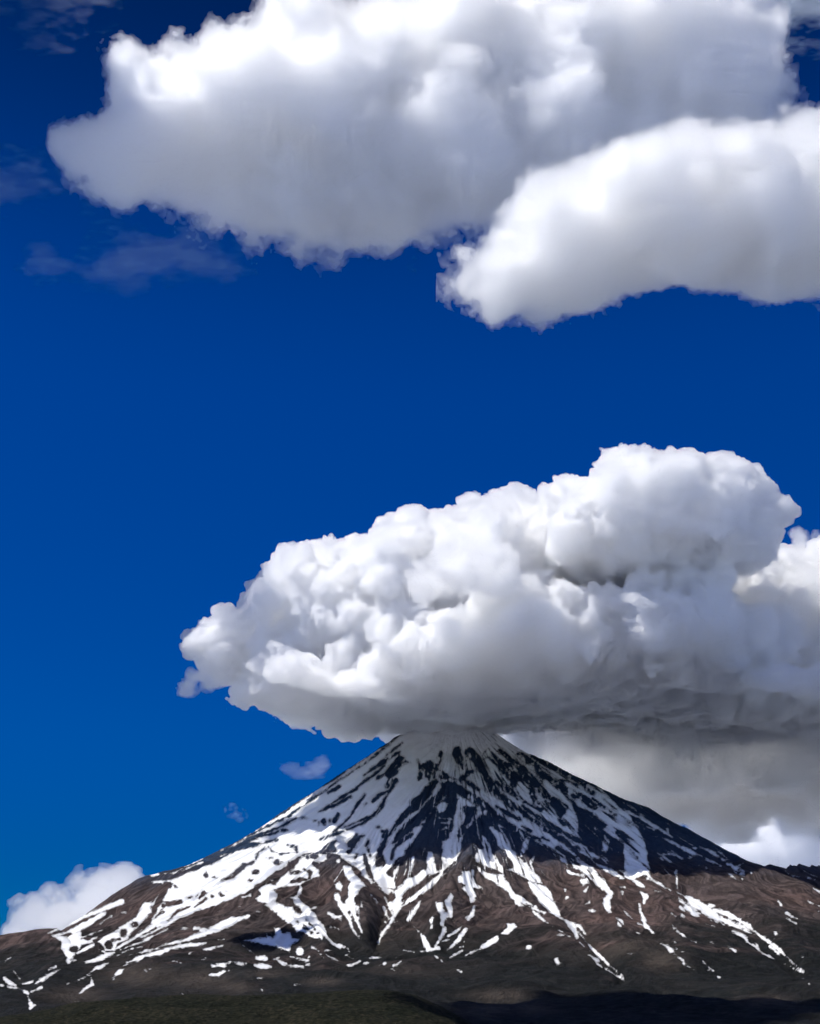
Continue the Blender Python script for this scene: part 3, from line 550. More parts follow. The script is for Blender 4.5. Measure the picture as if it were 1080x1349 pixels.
def rock_snow_material(name, snow=True, tint=None):
    m = bpy.data.materials.new(name); nt, N = nodes(m)
    geo = N('ShaderNodeNewGeometry').outputs['Position']; sep = N('ShaderNodeSeparateXYZ', ins={0: geo})
    def noise(scale, detail=5, rough=0.55, vec=geo):
        return N('ShaderNodeTexNoise', ins={'Vector': vec, 'Scale': scale, 'Detail': detail, 'Roughness': rough}).outputs[0]
    def mth(op, a, b=0.0, c=None, clamp=False):
        d = {0: a, 1: b}
        if c is not None: d[2] = c
        return N('ShaderNodeMath', operation=op, use_clamp=clamp, ins=d).outputs[0]
    def mix(f, a, b):
        n = N('ShaderNodeMix', data_type='RGBA', ins={0: f}); 
        for k, v in ((6, a), (7, b)):
            if isinstance(v, bpy.types.NodeSocket): nt.links.new(v, n.inputs[k])
            else: n.inputs[k].default_value = (*v, 1)
        return n.outputs[2]
    big = noise(1 / 900, 4); mid = noise(1 / 160, 6, 0.6); fine = noise(1 / 35, 6, 0.65)
    red = ramp(N, big, [(0.35, (0.046, 0.034, 0.033)), (0.5, (0.064, 0.043, 0.039)), (0.66, (0.092, 0.052, 0.043))])
    grey = ramp(N, mid, [(0.3, (0.038, 0.032, 0.032)), (0.55, (0.062, 0.049, 0.046)), (0.75, (0.110, 0.085, 0.076))])
    rock = mix(0.45, red, grey)
    spk = ramp(N, fine, [(0.35, (0.72,) * 3), (0.55, (1.0,) * 3), (0.72, (1.35,) * 3)])
    rock = N('ShaderNodeMix', data_type='RGBA', blend_type='MULTIPLY', ins={0: 0.8, 6: rock, 7: spk}).outputs[2]
    st = N('ShaderNodeAttribute', attribute_name='streak').outputs['Fac']
    stc = ramp(N, st, [(0.25, (0.6,) * 3), (0.5, (1.0,) * 3), (0.75, (1.55,) * 3)])
    rock = N('ShaderNodeMix', data_type='RGBA', blend_type='MULTIPLY', ins={0: 1.0, 6: rock, 7: stc}).outputs[2]
    # upper cone: dark lava, with blue shade and air haze put into its colour
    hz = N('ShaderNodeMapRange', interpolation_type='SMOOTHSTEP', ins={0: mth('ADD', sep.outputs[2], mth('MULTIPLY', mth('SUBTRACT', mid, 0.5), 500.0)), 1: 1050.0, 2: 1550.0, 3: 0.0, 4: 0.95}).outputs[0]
    shade_blue_lava = ramp(N, fine, [(0.3, (0.016, 0.032, 0.062)), (0.6, (0.030, 0.052, 0.090)), (0.8, (0.066, 0.088, 0.125))])
    rock = mix(hz, rock, shade_blue_lava)
    # scrub and turf creeping up from the plain
    h = mth('ADD', sep.outputs[2], mth('MULTIPLY', mth('SUBTRACT', big, 0.5), 900.0)); h = mth('ADD', h, mth('MULTIPLY', mth('SUBTRACT', mid, 0.5), 500.0))
    vg = N('ShaderNodeMapRange', interpolation_type='SMOOTHSTEP', ins={0: h, 1: 760.0, 2: 330.0, 3: 0.0, 4: 1.0}).outputs[0]
    veg = ramp(N, fine, [(0.3, (0.003, 0.004, 0.004)), (0.5, (0.006, 0.007, 0.007)), (0.68, (0.015, 0.014, 0.012)), (0.8, (0.04, 0.035, 0.03))])
    veg = N('ShaderNodeMix', data_type='RGBA', blend_type='MULTIPLY', ins={0: 1.0, 6: veg, 7: stc}).outputs[2]
    tan = ramp(N, noise(1 / 1100, 3), [(0.52, (0, 0, 0)), (0.64, (1, 1, 1))])
    veg = mix(mth('MULTIPLY', tan, 0.3), veg, (0.050, 0.040, 0.033))
    dry = N('ShaderNodeAttribute', attribute_name='dry').outputs['Fac']
    veg = mix(mth('MULTIPLY', dry, mth('MULTIPLY_ADD', fine, 1.6, -0.2), clamp=True), veg, (0.075, 0.058, 0.046))
    col = mix(vg, rock, veg)
    if snow:
        sd = N('ShaderNodeAttribute', attribute_name='snow').outputs['Fac']
        sd = mth('SUBTRACT', sd, 0.22)
        sd = mth('ADD', sd, mth('MULTIPLY', mth('SUBTRACT', noise(1 / 55, 3, 0.6), 0.5), 2.5)); sd = mth('ADD', sd, mth('MULTIPLY', mth('SUBTRACT', noise(1 / 15, 4, 0.75), 0.5), 5.5)); sd = mth('ADD', sd, mth('MULTIPLY', mth('SUBTRACT', st, 0.5), 1.2))
        sm = N('ShaderNodeMapRange', interpolation_type='SMOOTHSTEP', ins={0: sd, 1: -0.6, 2: 0.6, 3: 0.0, 4: 1.0}).outputs[0]
        sc = ramp(N, mid, [(0.3, (0.86, 0.855, 0.84)), (0.6, (0.93, 0.93, 0.92))])
        edge = N('ShaderNodeMapRange', ins={0: sd, 1: 0.2, 2: 2.4, 3: 0.66, 4: 1.0}).outputs[0]     # old dirty snow thins out at its rim
        edge = N('ShaderNodeCombineColor', ins={0: edge, 1: mth('MULTIPLY', edge, mth('MULTIPLY_ADD', edge, 0.06, 0.94)), 2: mth('MULTIPLY', edge, mth('MULTIPLY_ADD', edge, 0.12, 0.88))}).outputs[0]
        sc = N('ShaderNodeMix', data_type='RGBA', blend_type='MULTIPLY', ins={0: 1.0, 6: sc, 7: edge}).outputs[2]
        col = mix(sm, col, sc)
        rough = mth('MULTIPLY_ADD', sm, -0.25, 0.95)
    else: rough = 0.95
    b = N('ShaderNodeBsdfPrincipled', ins={'Base Color': col, 'Roughness': rough, 'Specular IOR Level': 0.15})
    bh = mth('ADD', mth('MULTIPLY', noise(1 / 30, 8, 0.7), 16.0), mth('ADD', mth('MULTIPLY', mid, 10.0), mth('MULTIPLY', st, 10.0)))
    if snow: bh = mth('MULTIPLY', bh, mth('MULTIPLY_ADD', sm, -0.85, 1.0))
    bp = N('ShaderNodeBump', ins={'Strength': 0.9, 'Distance': 1.0, 'Height': bh})
    nt.links.new(bp.outputs[0], b.inputs['Normal'])
    out = N('ShaderNodeOutputMaterial', ins={'Surface': b.outputs[0]})
    return m

def scrub_material(name, pale=1.0):
    m = bpy.data.materials.new(name); nt, N = nodes(m)
    geo = N('ShaderNodeNewGeometry').outputs['Position']
    n1 = N('ShaderNodeTexNoise', ins={'Vector': geo, 'Scale': 1 / 11, 'Detail': 8.0, 'Roughness': 0.75}).outputs[0]
    n2 = N('ShaderNodeTexNoise', ins={'Vector': geo, 'Scale': 1 / 140, 'Detail': 4.0}).outputs[0]
    a = ramp(N, n1, [(0.34, (0.004, 0.005, 0.004)), (0.46, (0.012, 0.014, 0.010)), (0.56, (0.026, 0.026, 0.018)), (0.68, (0.07, 0.06, 0.045))])
    c = ramp(N, n2, [(0.35, (0.65 * pale, 0.7 * pale, 0.6 * pale)), (0.65, (1.25 * pale, 1.15 * pale, 1.0 * pale))])
    col = N('ShaderNodeMix', data_type='RGBA', blend_type='MULTIPLY', ins={0: 1.0, 6: a, 7: c}).outputs[2]
    b = N('ShaderNodeBsdfPrincipled', ins={'Base Color': col, 'Roughness': 1.0, 'Specular IOR Level': 0.05})
    bp = N('ShaderNodeBump', ins={'Strength': 1.0, 'Distance': 8.0, 'Height': n1}); nt.links.new(bp.outputs[0], b.inputs['Normal'])
    N('ShaderNodeOutputMaterial', ins={'Surface': b.outputs[0]})
    return m

def bounce_plain_material(name):
    m = bpy.data.materials.new(name); nt, N = nodes(m)
    geo = N('ShaderNodeNewGeometry').outputs['Position']
    n1 = N('ShaderNodeTexNoise', ins={'Vector': geo, 'Scale': 1 / 300, 'Detail': 8.0, 'Roughness': 0.65}).outputs[0]
    b = N('ShaderNodeBsdfPrincipled', ins={'Base Color': ramp(N, n1, [(0.3, (0.26, 0.29, 0.36)), (0.7, (0.42, 0.46, 0.54))]), 'Roughness': 1.0, 'Specular IOR Level': 0.05})
    N('ShaderNodeOutputMaterial', ins={'Surface': b.outputs[0]})
    return m

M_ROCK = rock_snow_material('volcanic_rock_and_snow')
M_SCRUB = scrub_material('scrub')

# ---- the volcano
fit_skyline()
step = 0.85 / FPX / 0.93
A_in = np.arange(-0.375, 0.3751, step)
A = np.concatenate([np.linspace(-0.46, -0.38, 12), A_in, np.linspace(0.38, 0.46, 12)])
Yv = np.concatenate([np.arange(1400, 6000, 22), np.arange(6000, 9000, 11), np.arange(9000, 12900, 8.0), np.arange(12900, 20000, 90)])
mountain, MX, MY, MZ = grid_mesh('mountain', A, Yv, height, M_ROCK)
F = snow_map(); mpx, mpy = project(MX, MY, MZ)
sn = sample(*F, mpx, mpy)
out = (mpx < -6) | (mpx > 1086) | (MY > D0 + 400)
gen = 5 * (fbm2(np.arctan2(MX - X0, D0 - MY) * 16, np.hypot(MX - X0, MY - D0) / 1500, 4, 77) + (MZ - 1500) / 900)
phi_ = np.arctan2(MX - X0, D0 - MY); rr_ = np.hypot(MX - X0, MY - D0)
phi_ = phi_ + 0.03 * perlin(MX / 260, MY / 260, 91)
dry_ = 0
for ex, ey, rx, ry in ((185,1284,48,15), (262,1290,46,13), (310,1300,30,8), (425,1293,22,5), (350,1282,26,5), (640,1330,30,9), (700,1328,26,8), (660,1312,40,8), (870,1265,30,14), (815,1245,40,12), (1010,1318,30,7), (100,1310,40,10)):
    dry_ = np.maximum(dry_, np.exp(-(((mpx - ex) / rx) ** 2 + ((mpy - ey) / ry) ** 2) * 0.9))
attr(mountain, 'dry', dry_)
attr(mountain, 'streak', 0.5 + 0.5 * np.clip(fbm2(phi_ * rr_.clip(600, 6000) ** 0.5 * 1.6, rr_ / 420, 4, 92, 0.6), -1, 1))
attr(mountain, 'snow', np.where(out, np.clip(gen, -6, 6), np.clip(sn, -6, 6)))
tag(mountain, 'tall snow streaked volcano cone rising into the big low cloud', 'mountain', kind='structure')

# ---- nearer hills: a crest traced over the photo, given its own distance and depth
def hill(name, crest, Yc, front, back, mat, amp, seed, label, zlow=-50, pw=1.7):
    crest = np.array(crest, float).reshape(-1, 2)
    e0, e1 = (crest[0, 0] - 540) / FPX, (crest[-1, 0] - 540) / FPX
    A_ = np.arange(e0 * (1.12 if e0 < 0 else 0.86), e1 * (0.86 if e1 < 0 else 1.12), step)
    def zf(X, Y):
        d = Yc * CP + 100 * SP; px = PW / 2 + FPX * (X * Yc / Y) / d
        zc = at(px, np.interp(px, crest[:, 0], crest[:, 1]), Yc)[2]
        t = np.where(Y < Yc, (Yc - Y) / front, (Y - Yc) / back)
        base = height(X, Y) - 12 if zlow is None else zlow
        w = (1 - np.clip(t, 0, 1) ** pw) ** 1.3
        n = fbm2(X / (Yc / 22), Y / (Yc / 22), 6, seed, 0.55)
        return base + np.maximum(zc - base, 0) * w + n * amp * (0.35 + 0.65 * np.clip(t * 3, 0, 1))
    Yv_ = np.concatenate([np.linspace(Yc - front, Yc, 260), np.linspace(Yc, Yc + back, 70)[1:]])
    o, x, y, z = grid_mesh(name, A_, Yv_, zf, mat)
    return tag(o, label, 'hill', kind='structure')

M_HILL = rock_snow_material('hill_rock_and_snow')
h1 = hill('foreground_hill', [-60,1352, 0,1342, 60,1331, 100,1322, 150,1317, 210,1313, 260,1311, 330,1312, 380,1310, 430,1306, 480,1304, 520,1305, 545,1311, 575,1325, 600,1337, 625,1352, 680,1372], 3600, 1100, 500, M_SCRUB, 9, 61, 'dark scrub covered hill along the bottom edge')
h2 = hill('rocky_hill', [-380,1300, -200,1250, -60,1240, 0,1234, 18,1232, 34,1229, 50,1228, 62,1229, 72,1236, 80,1247, 88,1262, 100,1280, 115,1300, 130,1320], 9300, 1700, 900, M_HILL, 16, 62, 'brown rocky hill at the left foot of the volcano', zlow=None, pw=2.0)
v = np.empty(len(h2.data.vertices) * 3, np.float32); h2.data.vertices.foreach_get('co', v); v = v.reshape(-1, 3)
hx, hy = project(v[:, 0], v[:, 1], v[:, 2]); attr(h2, 'streak', 0.5 + 0.5 * np.clip(fbm2(v[:, 0] / 45, v[:, 1] / 400, 4, 93, 0.6), -1, 1)); attr(h2, 'snow', np.where(hx < -6, -6, np.clip(sample(*F, hx, hy), -6, 6)))

M_PLAIN = bounce_plain_material('pale_bounce_plain')  # unseen plain, made pale and bluish to bounce light onto the cloud bases
ground = mesh_obj('ground', [(-90000, -90000, -45), (90000, -90000, -45), (90000, 150000, -45), (-90000, 150000, -45)], [(0, 1, 2, 3)], M_PLAIN)
tag(ground, 'open plain round the volcano, coloured pale to bounce light onto the clouds', 'ground', kind='structure')

# ------------------------------------------------------------------ the clouds, each filled with its own scattering air
ZB = 2775.0
GL, GU, GS = 'clouds gathered round the summit', 'clouds high above the volcano', 'small stray clouds'
def air(mfp, g=0.65): return cloud_mat('cloud_air', mfp, g)
LOW = [(0, air(26, 0.7), 48), (50, air(62, 0.7))]

# the great cloud on the summit
L = [(288,842,10900,30,13,40), (264,853,10900,16,6,20), (325,830,11000,36,24,70), (352,803,11200,20,20,60), (392,778,11400,30,34,90), (435,770,11500,44,40,110), (385,825,11200,60,40,110),
     (505,755,11600,52,52,130), (545,735,11700,46,44,120), (600,735,11700,60,52,140), (655,710,11800,52,54,140), (690,735,11800,70,58,150), (760,730,11900,70,60,150),
     (520,840,11500,110,80,190), (640,820,11600,140,96,220), (780,830,11700,140,90,220), (335,930,10700,36,26,150), (390,930,10600,76,38,170), (470,950,10700,80,36,180), (425,978,12100,50,18,80), (485,960,12000,60,26,110), (400,880,11400,70,50,120),
     (560,920,11200,130,50,240), (690,905,11100,170,60,260), (840,905,11200,160,60,260), (620,965,12100,150,36,160), (780,965,12000,160,46,150), (930,940,11900,180,50,150),
     (1005,800,11900,66,62,140), (1050,785,11900,70,55,150), (1110,790,12000,90,75,160), (1000,865,11600,110,70,150), (1080,870,11600,120,76,150), (1180,850,11800,110,90,150), (1045,915,9900,80,28,90),
     (525,835,10700,44,34,70), (510,872,10700,34,34,60), (560,880,10800,30,24,50), (605,884,10500,24,20,34), (470,880,11000,40,30,60), (705,815,10800,22,16,34), (960,880,10900,46,36,70), (880,850,11100,50,34,70), (450,820,10900,40,30,60), (640,780,11000,46,30,60), (855,800,11200,50,26,70)]
big = Cloud(L, 13, seed=3)
zf = (ZB - 120, ZB + 300)
big.grow(420, 130, 340, out=0.0, zfade=(ZB + 60, ZB + 600))
big.base(ZB, wob=80, tilt=.13)
big.clip([243,856, 258,838, 275,826, 300,812, 330,805, 335,785, 358,770, 363,750, 385,735, 440,725, 460,715, 500,718, 512,697, 540,688, 580,690, 600,680, 650,655, 685,655, 695,672, 722,668, 800,690, 900,720, 1000,740, 1020,735, 1045,740, 1080,725, 1180,700, 1400,720, 1400,1150, 700,1150, 500,1010, 480,985, 440,1004, 410,990, 370,985, 345,966, 310,955, 290,937, 300,915, 322,897, 320,882, 300,872, 275,864], 55)
big.grow(3200, 60, 170, out=0.0, zfade=zf)
big.grow(14000, 30, 75, out=0.0, zfade=zf)
big.grow(30000, 16, 34, out=0.0, zfade=zf)
big.fbm(27, 130, 4, gain=.66)
big.base(ZB + 45, soft=220, wob=110, step=900, tilt=.13)
big.fbm(13, 80, 2, gain=.6)
tag(big.build('cumulus_cloud', LOW), 'largest white billowing cloud with a flat grey base hiding the summit', 'cloud', GL)

# the puff standing in front of its top
T = [(768,695,9800,46,50,70), (795,668,9800,40,38,70), (832,640,9800,46,48,80), (868,640,9800,50,42,80), (905,645,9900,55,46,90), (960,660,9900,52,48,90), (985,680,9900,42,48,80), (870,710,9700,130,40,110), (760,730,9800,36,26,60), (960,710,9800,60,34,80)]
top = Cloud(T, 11, seed=8)
top.grow(120, 100, 240, out=0.1, zfade=(3450, 3850))
top.base(float(at(800, 764, 9600)[2]), wob=50)
top.clip([722,705, 722,668, 728,640, 745,632, 785,640, 790,610, 820,588, 850,600, 905,598, 925,612, 960,610, 1000,625, 1025,650, 1032,685, 1018,722, 980,752, 900,772, 800,780, 740,760], 85)
top.grow(900, 50, 130, out=0.0, zfade=(3450, 3750)); top.grow(3500, 28, 60, out=0.0, zfade=(3450, 3750)); top.grow(7000, 14, 30, out=0.0, zfade=(3450, 3750)); top.fbm(22, 130, 4, gain=.6)
tag(top.build('cumulus_cloud', LOW), 'rounded cloud tower with its own grey base on top of the largest cloud', 'cloud', GL)

# dark scrap before the bright side; its shade is put into the grey colour
S = [(612,752,9300,34,20,30), (590,760,9300,30,14,24), (640,745,9300,26,16,24), (565,768,9300,20,8,16), (655,762,9300,18,10,16)]
c = Cloud(S, 8, seed=9, pad=80); c.grow(60, 50, 110, out=0.1); c.grow(900, 18, 50); c.fbm(30, 90, 4, gain=.6)
tag(c.build('cloud_scrap', [(-10, cloud_mat('shade_grey_cloud_air', 150.0, 0.5, (0.90, 0.90, 0.905))), (15, cloud_mat('shade_grey_cloud_air', 90.0, 0.5, (0.90, 0.90, 0.905)))]), 'small grey cloud scrap drifting in front of the largest cloud', 'cloud', GS)

# the deck running back behind the right flank
K = [(790,992,13700,110,26,150), (920,985,13600,140,38,160), (1050,980,13600,150,44,170), (780,1008,15000,90,26,150), (880,1025,15500,110,42,200), (975,1032,15800,100,34,180), (1065,1010,15600,90,46,200), (1160,1015,15800,120,60,240), (900,985,15200,160,40,240), (1060,975,15400,170,56,260)]
deck = Cloud(K, 26, seed=12, pad=200); deck.grow(160, 120, 330, out=0.2); deck.grow(1500, 60, 150, out=0.1); deck.fbm(60, 300, 4, gain=.58)
tag(deck.build('cloud_bank', [(-30, air(300, .7)), (45, air(120, .7))]), 'soft blue grey cloud bank behind the right flank of the volcano', 'cloud', GL)

def puff(name, label, rows, vox, seed, shells, n1=60, n2=600, n3=2500, r=(90, 200), amp=14, step=None, base=None, group=GS, zf=(0, 1), stretch=(1, 1, 1), gain=.6):
    c = Cloud(rows, vox, seed=seed, pad=r[1])
    if n1: c.grow(n1, r[0], r[1], out=0.1, zfade=zf)
    if base: c.base(base, wob=r[0] * 0.4)
    if n2: c.grow(n2, r[0] * .4, r[1] * .45, out=0.1, zfade=zf)
    if n3: c.grow(n3, r[0] * .2, r[1] * .2, out=0.1, zfade=zf)
    c.fbm(amp, step or vox * 6, 4, gain=gain, stretch=stretch)
    return tag(c.build(name, shells), label, 'cloud', group)

puff('cumulus_cloud', 'bright white puffs low behind the right ridge under the cloud bank', [(960,1108,30000,30,22,60), (1000,1100,30000,30,26,60), (1035,1105,30000,26,24,60), (985,1125,30000,60,22,70), (1050,1148,30000,50,18,60), (1090,1145,30000,50,20,60), (1020,1135,30000,40,18,50)], 36, 21, [(-20, air(300)), (50, air(180))], 60, 700, 2500, (120, 330), 90, 400)
puff('cumulus_cloud', 'soft grey white cloud peeping out behind the left ridge', [(162,1172,20000,24,16,40), (130,1184,20000,36,18,50), (95,1202,20000,40,18,50), (62,1216,20000,34,14,40), (36,1228,20000,18,8,30), (120,1218,20000,80,24,60)], 26, 22, [(-20, air(380)), (50, air(260))], 60, 600, 2500, (90, 260), 70, 300)
ST = (2.2, 1.2, 1)
puff('cloud_wisp', 'thin white cloud finger left of the largest cloud', [(248,902,11000,14,7,14), (268,893,11000,18,9,16), (292,885,11000,22,8,18), (312,881,11000,14,6,14), (280,898,11000,14,5,12)], 8, 23, [(-6, air(160)), (20, air(110))], 20, 150, 0, (30, 70), 36, 110)
puff('cloud_wisp', 'faint cloud wisp in the blue beside the upper left slope', [(380,1012,12500,10,5,12), (398,1018,12500,16,4,14), (417,1015,12500,10,7,12), (425,1003,12500,8,8,10)], 8, 24, [(2, air(1300)), (18, air(900))], 0, 0, 0, (20, 50), 40, 90, stretch=ST)
puff('cloud_wisp', 'tiny lone cloud tuft above the left slope', [(312,1073,12500,9,6,9), (318,1078,12500,7,5,8), (305,1066,12500,5,4,6)], 7, 25, [(-4, air(1200)), (14, air(800))], 8, 0, 0, (18, 40), 26, 70)
puff('cloud_wisp', 'small pale tuft at the right edge between the puff and the bank', [(1052,718,12000,14,16,16), (1060,732,12000,12,10,14), (1046,705,12000,7,7,8), (1079,716,12000,6,14,8)], 8, 26, [(-6, air(240)), (16, air(160))], 20, 100, 0, (25, 60), 34, 100)

# the upper clouds
ZU = 2620.0
HIGH = [(-26, air(120, .76)), (20, air(30, .78))]
U = [(112,187,3600,24,20,30), (150,222,3600,46,34,50), (95,180,3600,12,9,14), (200,115,3650,40,34,60), (215,160,3600,60,60,80), (230,215,3550,90,46,100), (290,95,3650,56,56,90), (330,190,3600,130,90,140), (335,285,3650,80,50,90), (340,325,3700,40,26,50),
     (350,55,3700,46,44,90), (400,65,3700,70,72,110), (480,120,3700,130,110,160), (550,50,3750,110,90,150), (600,10,3800,110,90,150), (520,220,3550,150,70,160), (480,280,3550,130,34,120), (640,110,3700,140,110,160), (620,250,3600,100,44,120), (780,80,3800,150,110,170),
     (880,60,3850,105,80,140), (900,140,3800,110,56,130), (770,190,3700,130,50,140), (660,-60,3900,280,70,200), (960,120,3850,60,36,90), (930,10,3900,80,50,110)]
U = [(*b[:5], b[5] * 0.58) for b in U]
up = Cloud(U, 5.5, seed=31, pad=60)
zf = (ZU - 100, ZU + 300)
up.grow(130, 60, 210, out=0.1, zfade=zf); up.base(ZU, soft=60, wob=45, step=160)
up.clip([80,188, 100,170, 125,172, 150,165, 168,150, 165,90, 180,80, 215,85, 250,50, 300,35, 345,15, 370,0, 400,-10, 430,5, 470,22, 500,5, 530,-12, 690,-30, 712,2, 730,-12, 900,-60, 1010,-30, 1008,20, 1000,80, 1015,110, 1040,150, 1040,230, 800,300, 680,305, 660,290, 600,302, 540,307, 460,322, 400,320, 365,332, 335,350, 300,330, 262,302, 250,266, 200,252, 145,262, 125,255, 118,235, 105,220], 26, 30)
up.grow(1600, 22, 60, out=0.1, zfade=zf); up.grow(3000, 10, 26, out=0.1, zfade=zf)
up.fbm(50, 130, 6, gain=.7)
tag(up.build('cumulus_cloud', HIGH), 'broad soft cloud across the top with a grey underside', 'cloud', GU)

B = [(620,380,4100,30,18,40), (690,355,4100,62,40,80), (650,330,4100,30,26,50), (740,320,4150,90,66,110), (715,290,4150,44,40,60), (790,365,4100,30,22,50), (830,300,4150,110,62,130), (900,265,4200,110,64,140), (1000,255,4200,110,66,140), (1090,245,4200,90,76,140), (980,335,4150,110,40,120), (1080,325,4150,90,42,120), (880,335,4100,100,34,110), (1010,365,4100,40,16,60), (1050,205,4250,60,30,90)]
B = [(b[0], b[1], b[2] - 950, *b[3:]) for b in B]
lo_ = Cloud(B, 4.4, seed=41, pad=50)
zf = (1900, 2200); lo_.grow(110, 42, 130, out=0.1, zfade=zf); lo_.base(float(at(850, 384, 3150)[2]), soft=45, wob=32, step=120)
lo_.clip([583,402, 588,370, 600,345, 625,340, 650,325, 672,300, 680,275, 720,240, 800,215, 850,190, 930,180, 1000,185, 1060,160, 1200,150, 1200,420, 1080,350, 1060,362, 1010,378, 975,365, 920,362, 860,355, 800,372, 790,390, 775,402, 740,394, 690,400, 640,402, 600,406], 19, 22)
lo_.grow(1200, 15, 42, out=0.1, zfade=zf); lo_.grow(2500, 8, 19, out=0.1, zfade=zf)
lo_.fbm(40, 105, 6, gain=.7)
tag(lo_.build('cumulus_cloud', [(-20, air(95, .76)), (15, air(26, .78))]), 'brighter white cloud below the broad soft one at the right edge', 'cloud', GU)

WISP_BLUE = (0.80, 0.93, 1.0)  # bluish scatter tint for the thin wisps
UW = [(10, cloud_mat('thin_cloud_air', 2000, .4, WISP_BLUE)), (26, cloud_mat('thin_cloud_air', 1100, .4, WISP_BLUE))]
def wisp(label, rows, vox, seed, shells=UW, amp=44, step=80, stretch=(2.6, 1.2, .9), gain=.8):
    return puff('cloud_wisp', label, rows, vox, seed, shells, 0, 0, 0, (16, 60), amp, step, stretch=stretch, gain=gain)
wisp('torn bluish cloud shreds under the left end of the broad soft cloud', [(60,345,3700,26,12,30), (130,352,3700,30,10,34), (165,343,3700,34,14,40), (205,335,3700,38,14,40), (245,330,3700,40,16,40), (180,350,3700,30,9,30), (280,335,3700,40,14,40)], 3.6, 51)
wisp('thin torn cloud veil at the left edge beside the broad soft cloud', [(0,235,3600,30,16,34), (40,225,3600,30,18,34), (65,240,3600,26,18,30), (40,260,3600,24,10,24), (90,225,3600,24,14,26), (110,245,3600,24,16,26)], 3.6, 52)
wisp('faint cloud veil in the top left corner', [(20,8,3800,40,13,40), (70,12,3800,46,15,40), (115,14,3800,30,14,34), (50,32,3800,30,10,28)], 3.8, 53, [(10, cloud_mat('thin_cloud_air', 2400, .4, WISP_BLUE)), (26, cloud_mat('thin_cloud_air', 1400, .4, WISP_BLUE))])
wisp('ragged cloud shred hanging left of the brighter upper cloud', [(548,362,4100,12,18,18), (562,380,4100,14,12,18), (595,365,4100,16,18,18), (605,345,4100,12,12,16)], 3.8, 54, amp=34, step=90, stretch=(1, 1, 1.3))
wisp('pale cloud veil crossing the blue gap in the top right corner', [(1050,8,4300,40,18,40), (1080,24,4300,34,18,40), (1030,30,4300,24,20,34)], 4.5, 56, [(8, cloud_mat('thin_cloud_air', 700, .4, WISP_BLUE)), (26, cloud_mat('thin_cloud_air', 500, .4, WISP_BLUE))])

# unseen clouds added beyond the frame, shaped to cast shade on cone and slopes
def shade_cloud(label, rows, seed, H=7600.0):
    out = []
    for px, py, Yg, rx, ry in rows:
        j = int(np.argmin((mpx - px) ** 2 + (mpy - py) ** 2 + (MY - 5000) * 2e-4)); x, y, z = MX[j], MY[j], MZ[j]; s = mpp(py, y); k = (H - z) / SUN[2]
        out.append((x + SUN[0] * k, y + SUN[1] * k, H, rx * s, ry, 130.0))
    c = Cloud.__new__(Cloud); c.rng = np.random.default_rng(seed); c.vox = 26
    E = np.array(out); c.lo = (E[:, :3] - E[:, 3:]).min(0) - 200; c.hi = (E[:, :3] + E[:, 3:]).max(0) + 200
    c.n = np.ceil((c.hi - c.lo) / c.vox).astype(int); c.f = np.full(c.n, -400, np.float32)
    for e in E: c.stamp(e[:3], e[3:], 40)
    c.fbm(70, 320, 4, gain=.55)
    return tag(c.build('added_shade_cloud', [(0, air(45))]), label, 'cloud', GU)
shade_cloud('small unseen high cloud added off to the left to shade the dark hollow on the lower left slope', [(370,1240,0,46,260)], 63)
shade_cloud('unseen high cloud added off to the left to shade the foot of the volcano', [(655,1336,0,60,420), (720,1326,0,90,620), (800,1320,0,100,700), (890,1320,0,100,700), (975,1324,0,50,420), (800,1345,0,200,300)], 61)

shade_cloud('unseen very high cloud added off to the left to shade the left face of the cone', [(385,1092,0,34,260), (430,1070,0,46,320), (470,1060,0,50,420), (520,1090,0,60,420), (480,1120,0,40,260), (510,1030,0,36,380), (400,1068,0,26,260), (372,1098,0,22,220), (450,1036,0,26,260), (485,1010,0,24,260), (540,1000,0,30,300)], 64, 12000.0)

# ------------------------------------------------------------------ daylight
w = bpy.data.worlds.new('World'); SC.world = w; w.use_nodes = True
nt = w.node_tree; nt.nodes.clear()
def WN(t, **kw):
    n = nt.nodes.new(t)
    for k, v in kw.items(): setattr(n, k, v)
    return n
sky = WN('ShaderNodeTexSky', sky_type='NISHITA'); sky.sun_disc = False; sky.sun_elevation = SUN_EL; sky.sun_rotation = math.atan2(SUN[0], SUN[1])
sky.altitude = 2500; sky.air_density = 1.0; sky.dust_density = 0.3; sky.ozone_density = 2.0
sh = WN('ShaderNodeSeparateColor', mode='HSV'); nt.links.new(sky.outputs[0], sh.inputs[0])
def wm(op, a, b, clamp=False):
    n = WN('ShaderNodeMath', operation=op, use_clamp=clamp)
    for i, t in enumerate((a, b)):
        if isinstance(t, bpy.types.NodeSocket): nt.links.new(t, n.inputs[i])
        else: n.inputs[i].default_value = t
    return n.outputs[0]
def wrange(x, a, b, c, d):
    n = WN('ShaderNodeMapRange', interpolation_type='SMOOTHSTEP')
    nt.links.new(x, n.inputs[0])
    for i, t in enumerate((a, b, c, d)): n.inputs[i + 1].default_value = t
    return n.outputs[0]
tcd = WN('ShaderNodeTexCoord'); sx = WN('ShaderNodeSeparateXYZ'); nt.links.new(tcd.outputs['Generated'], sx.inputs[0])
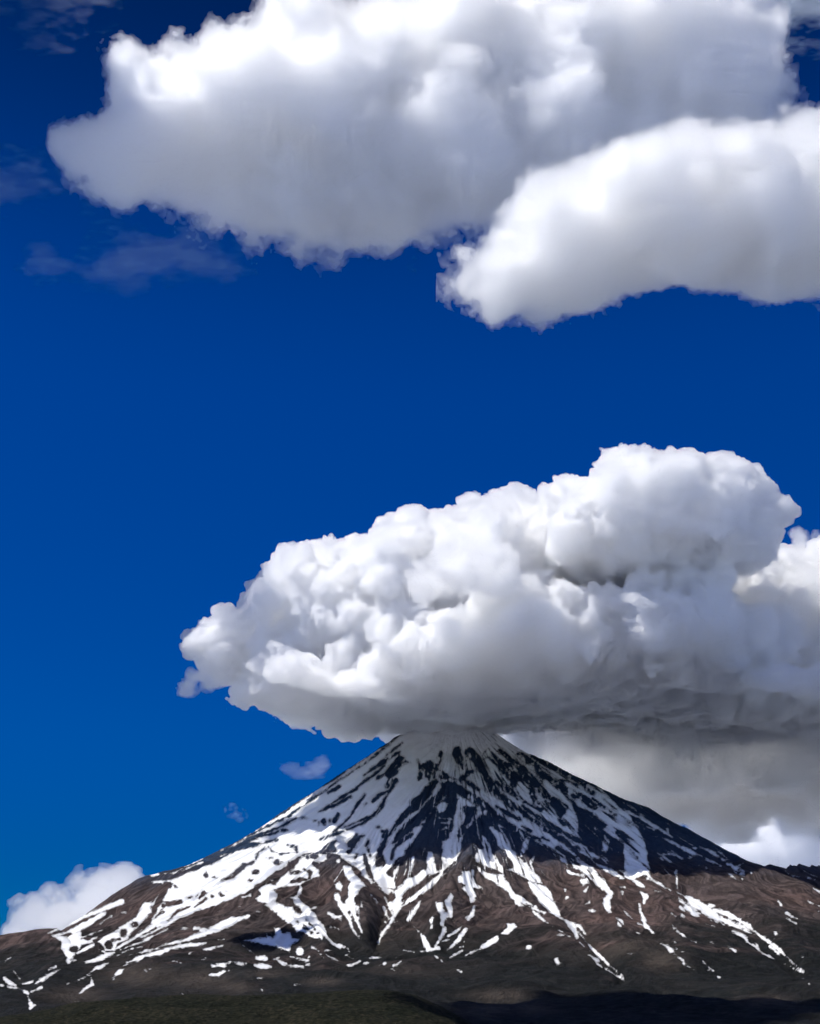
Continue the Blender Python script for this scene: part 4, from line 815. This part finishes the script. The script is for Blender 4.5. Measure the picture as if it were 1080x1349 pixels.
# deep polarised blue overhead to the north, paler and brighter sky round the sun's half
low = wrange(sx.outputs[2], 0.24, 0.06, 0.0, 1.0)          # the blue stays deep down to the ridge
hh = wm('ADD', wm('ADD', sh.outputs[0], 0.0235), wm('MULTIPLY', low, 0.004))
ss = wm('MULTIPLY', wm('MULTIPLY', sh.outputs[1], wm('ADD', wm('MULTIPLY', low, 1.2), 1.7), True), wrange(sx.outputs[1], 0.25, -0.6, 1.0, 0.75))
vv = wm('MULTIPLY', wm('POWER', sh.outputs[2], 0.6), wrange(sx.outputs[2], 0.46, 0.78, 1.45, 0.42))
vv = wm('MULTIPLY', vv, wrange(sx.outputs[2], 0.24, 0.06, 1.0, 0.78))
vv = wm('MULTIPLY', vv, wrange(sx.outputs[1], 0.25, -0.6, 1.0, 2.2))
cc = WN('ShaderNodeCombineColor', mode='HSV')
for i, t in enumerate((hh, ss, vv)): nt.links.new(t, cc.inputs[i])
bg = WN('ShaderNodeBackground'); bg.inputs[1].default_value = 0.1; nt.links.new(cc.outputs[0], bg.inputs[0])
wo = WN('ShaderNodeOutputWorld'); nt.links.new(bg.outputs[0], wo.inputs[0])

l = bpy.data.lights.new('sun', 'SUN'); l.energy = 4.6; l.angle = R(0.5); l.color = (1, 0.975, 0.93)
lo = bpy.data.objects.new('sun', l); C.objects.link(lo); lo.location = (0, 0, 3000)
lo.rotation_euler = Vector(SUN).to_track_quat('Z', 'Y').to_euler()

cam = bpy.data.cameras.new('camera'); co = bpy.data.objects.new('camera', cam); C.objects.link(co); SC.camera = co
cam.sensor_fit = 'VERTICAL'; cam.sensor_height = 24; cam.lens = FPX / PH * 24; cam.clip_start = 1; cam.clip_end = 300000
co.rotation_euler = (R(90) + PITCH, 0, 0)
SC.view_settings.view_transform = 'Standard'; SC.view_settings.look = 'None'; SC.view_settings.exposure = 0; SC.view_settings.gamma = 1
cy = SC.cycles; cy.max_bounces = 40; cy.volume_bounces = 40; cy.diffuse_bounces = 3; cy.transparent_max_bounces = 48; cy.use_denoising = True
cy.use_adaptive_sampling = True; cy.adaptive_threshold = 0.1; cy.adaptive_min_samples = 16
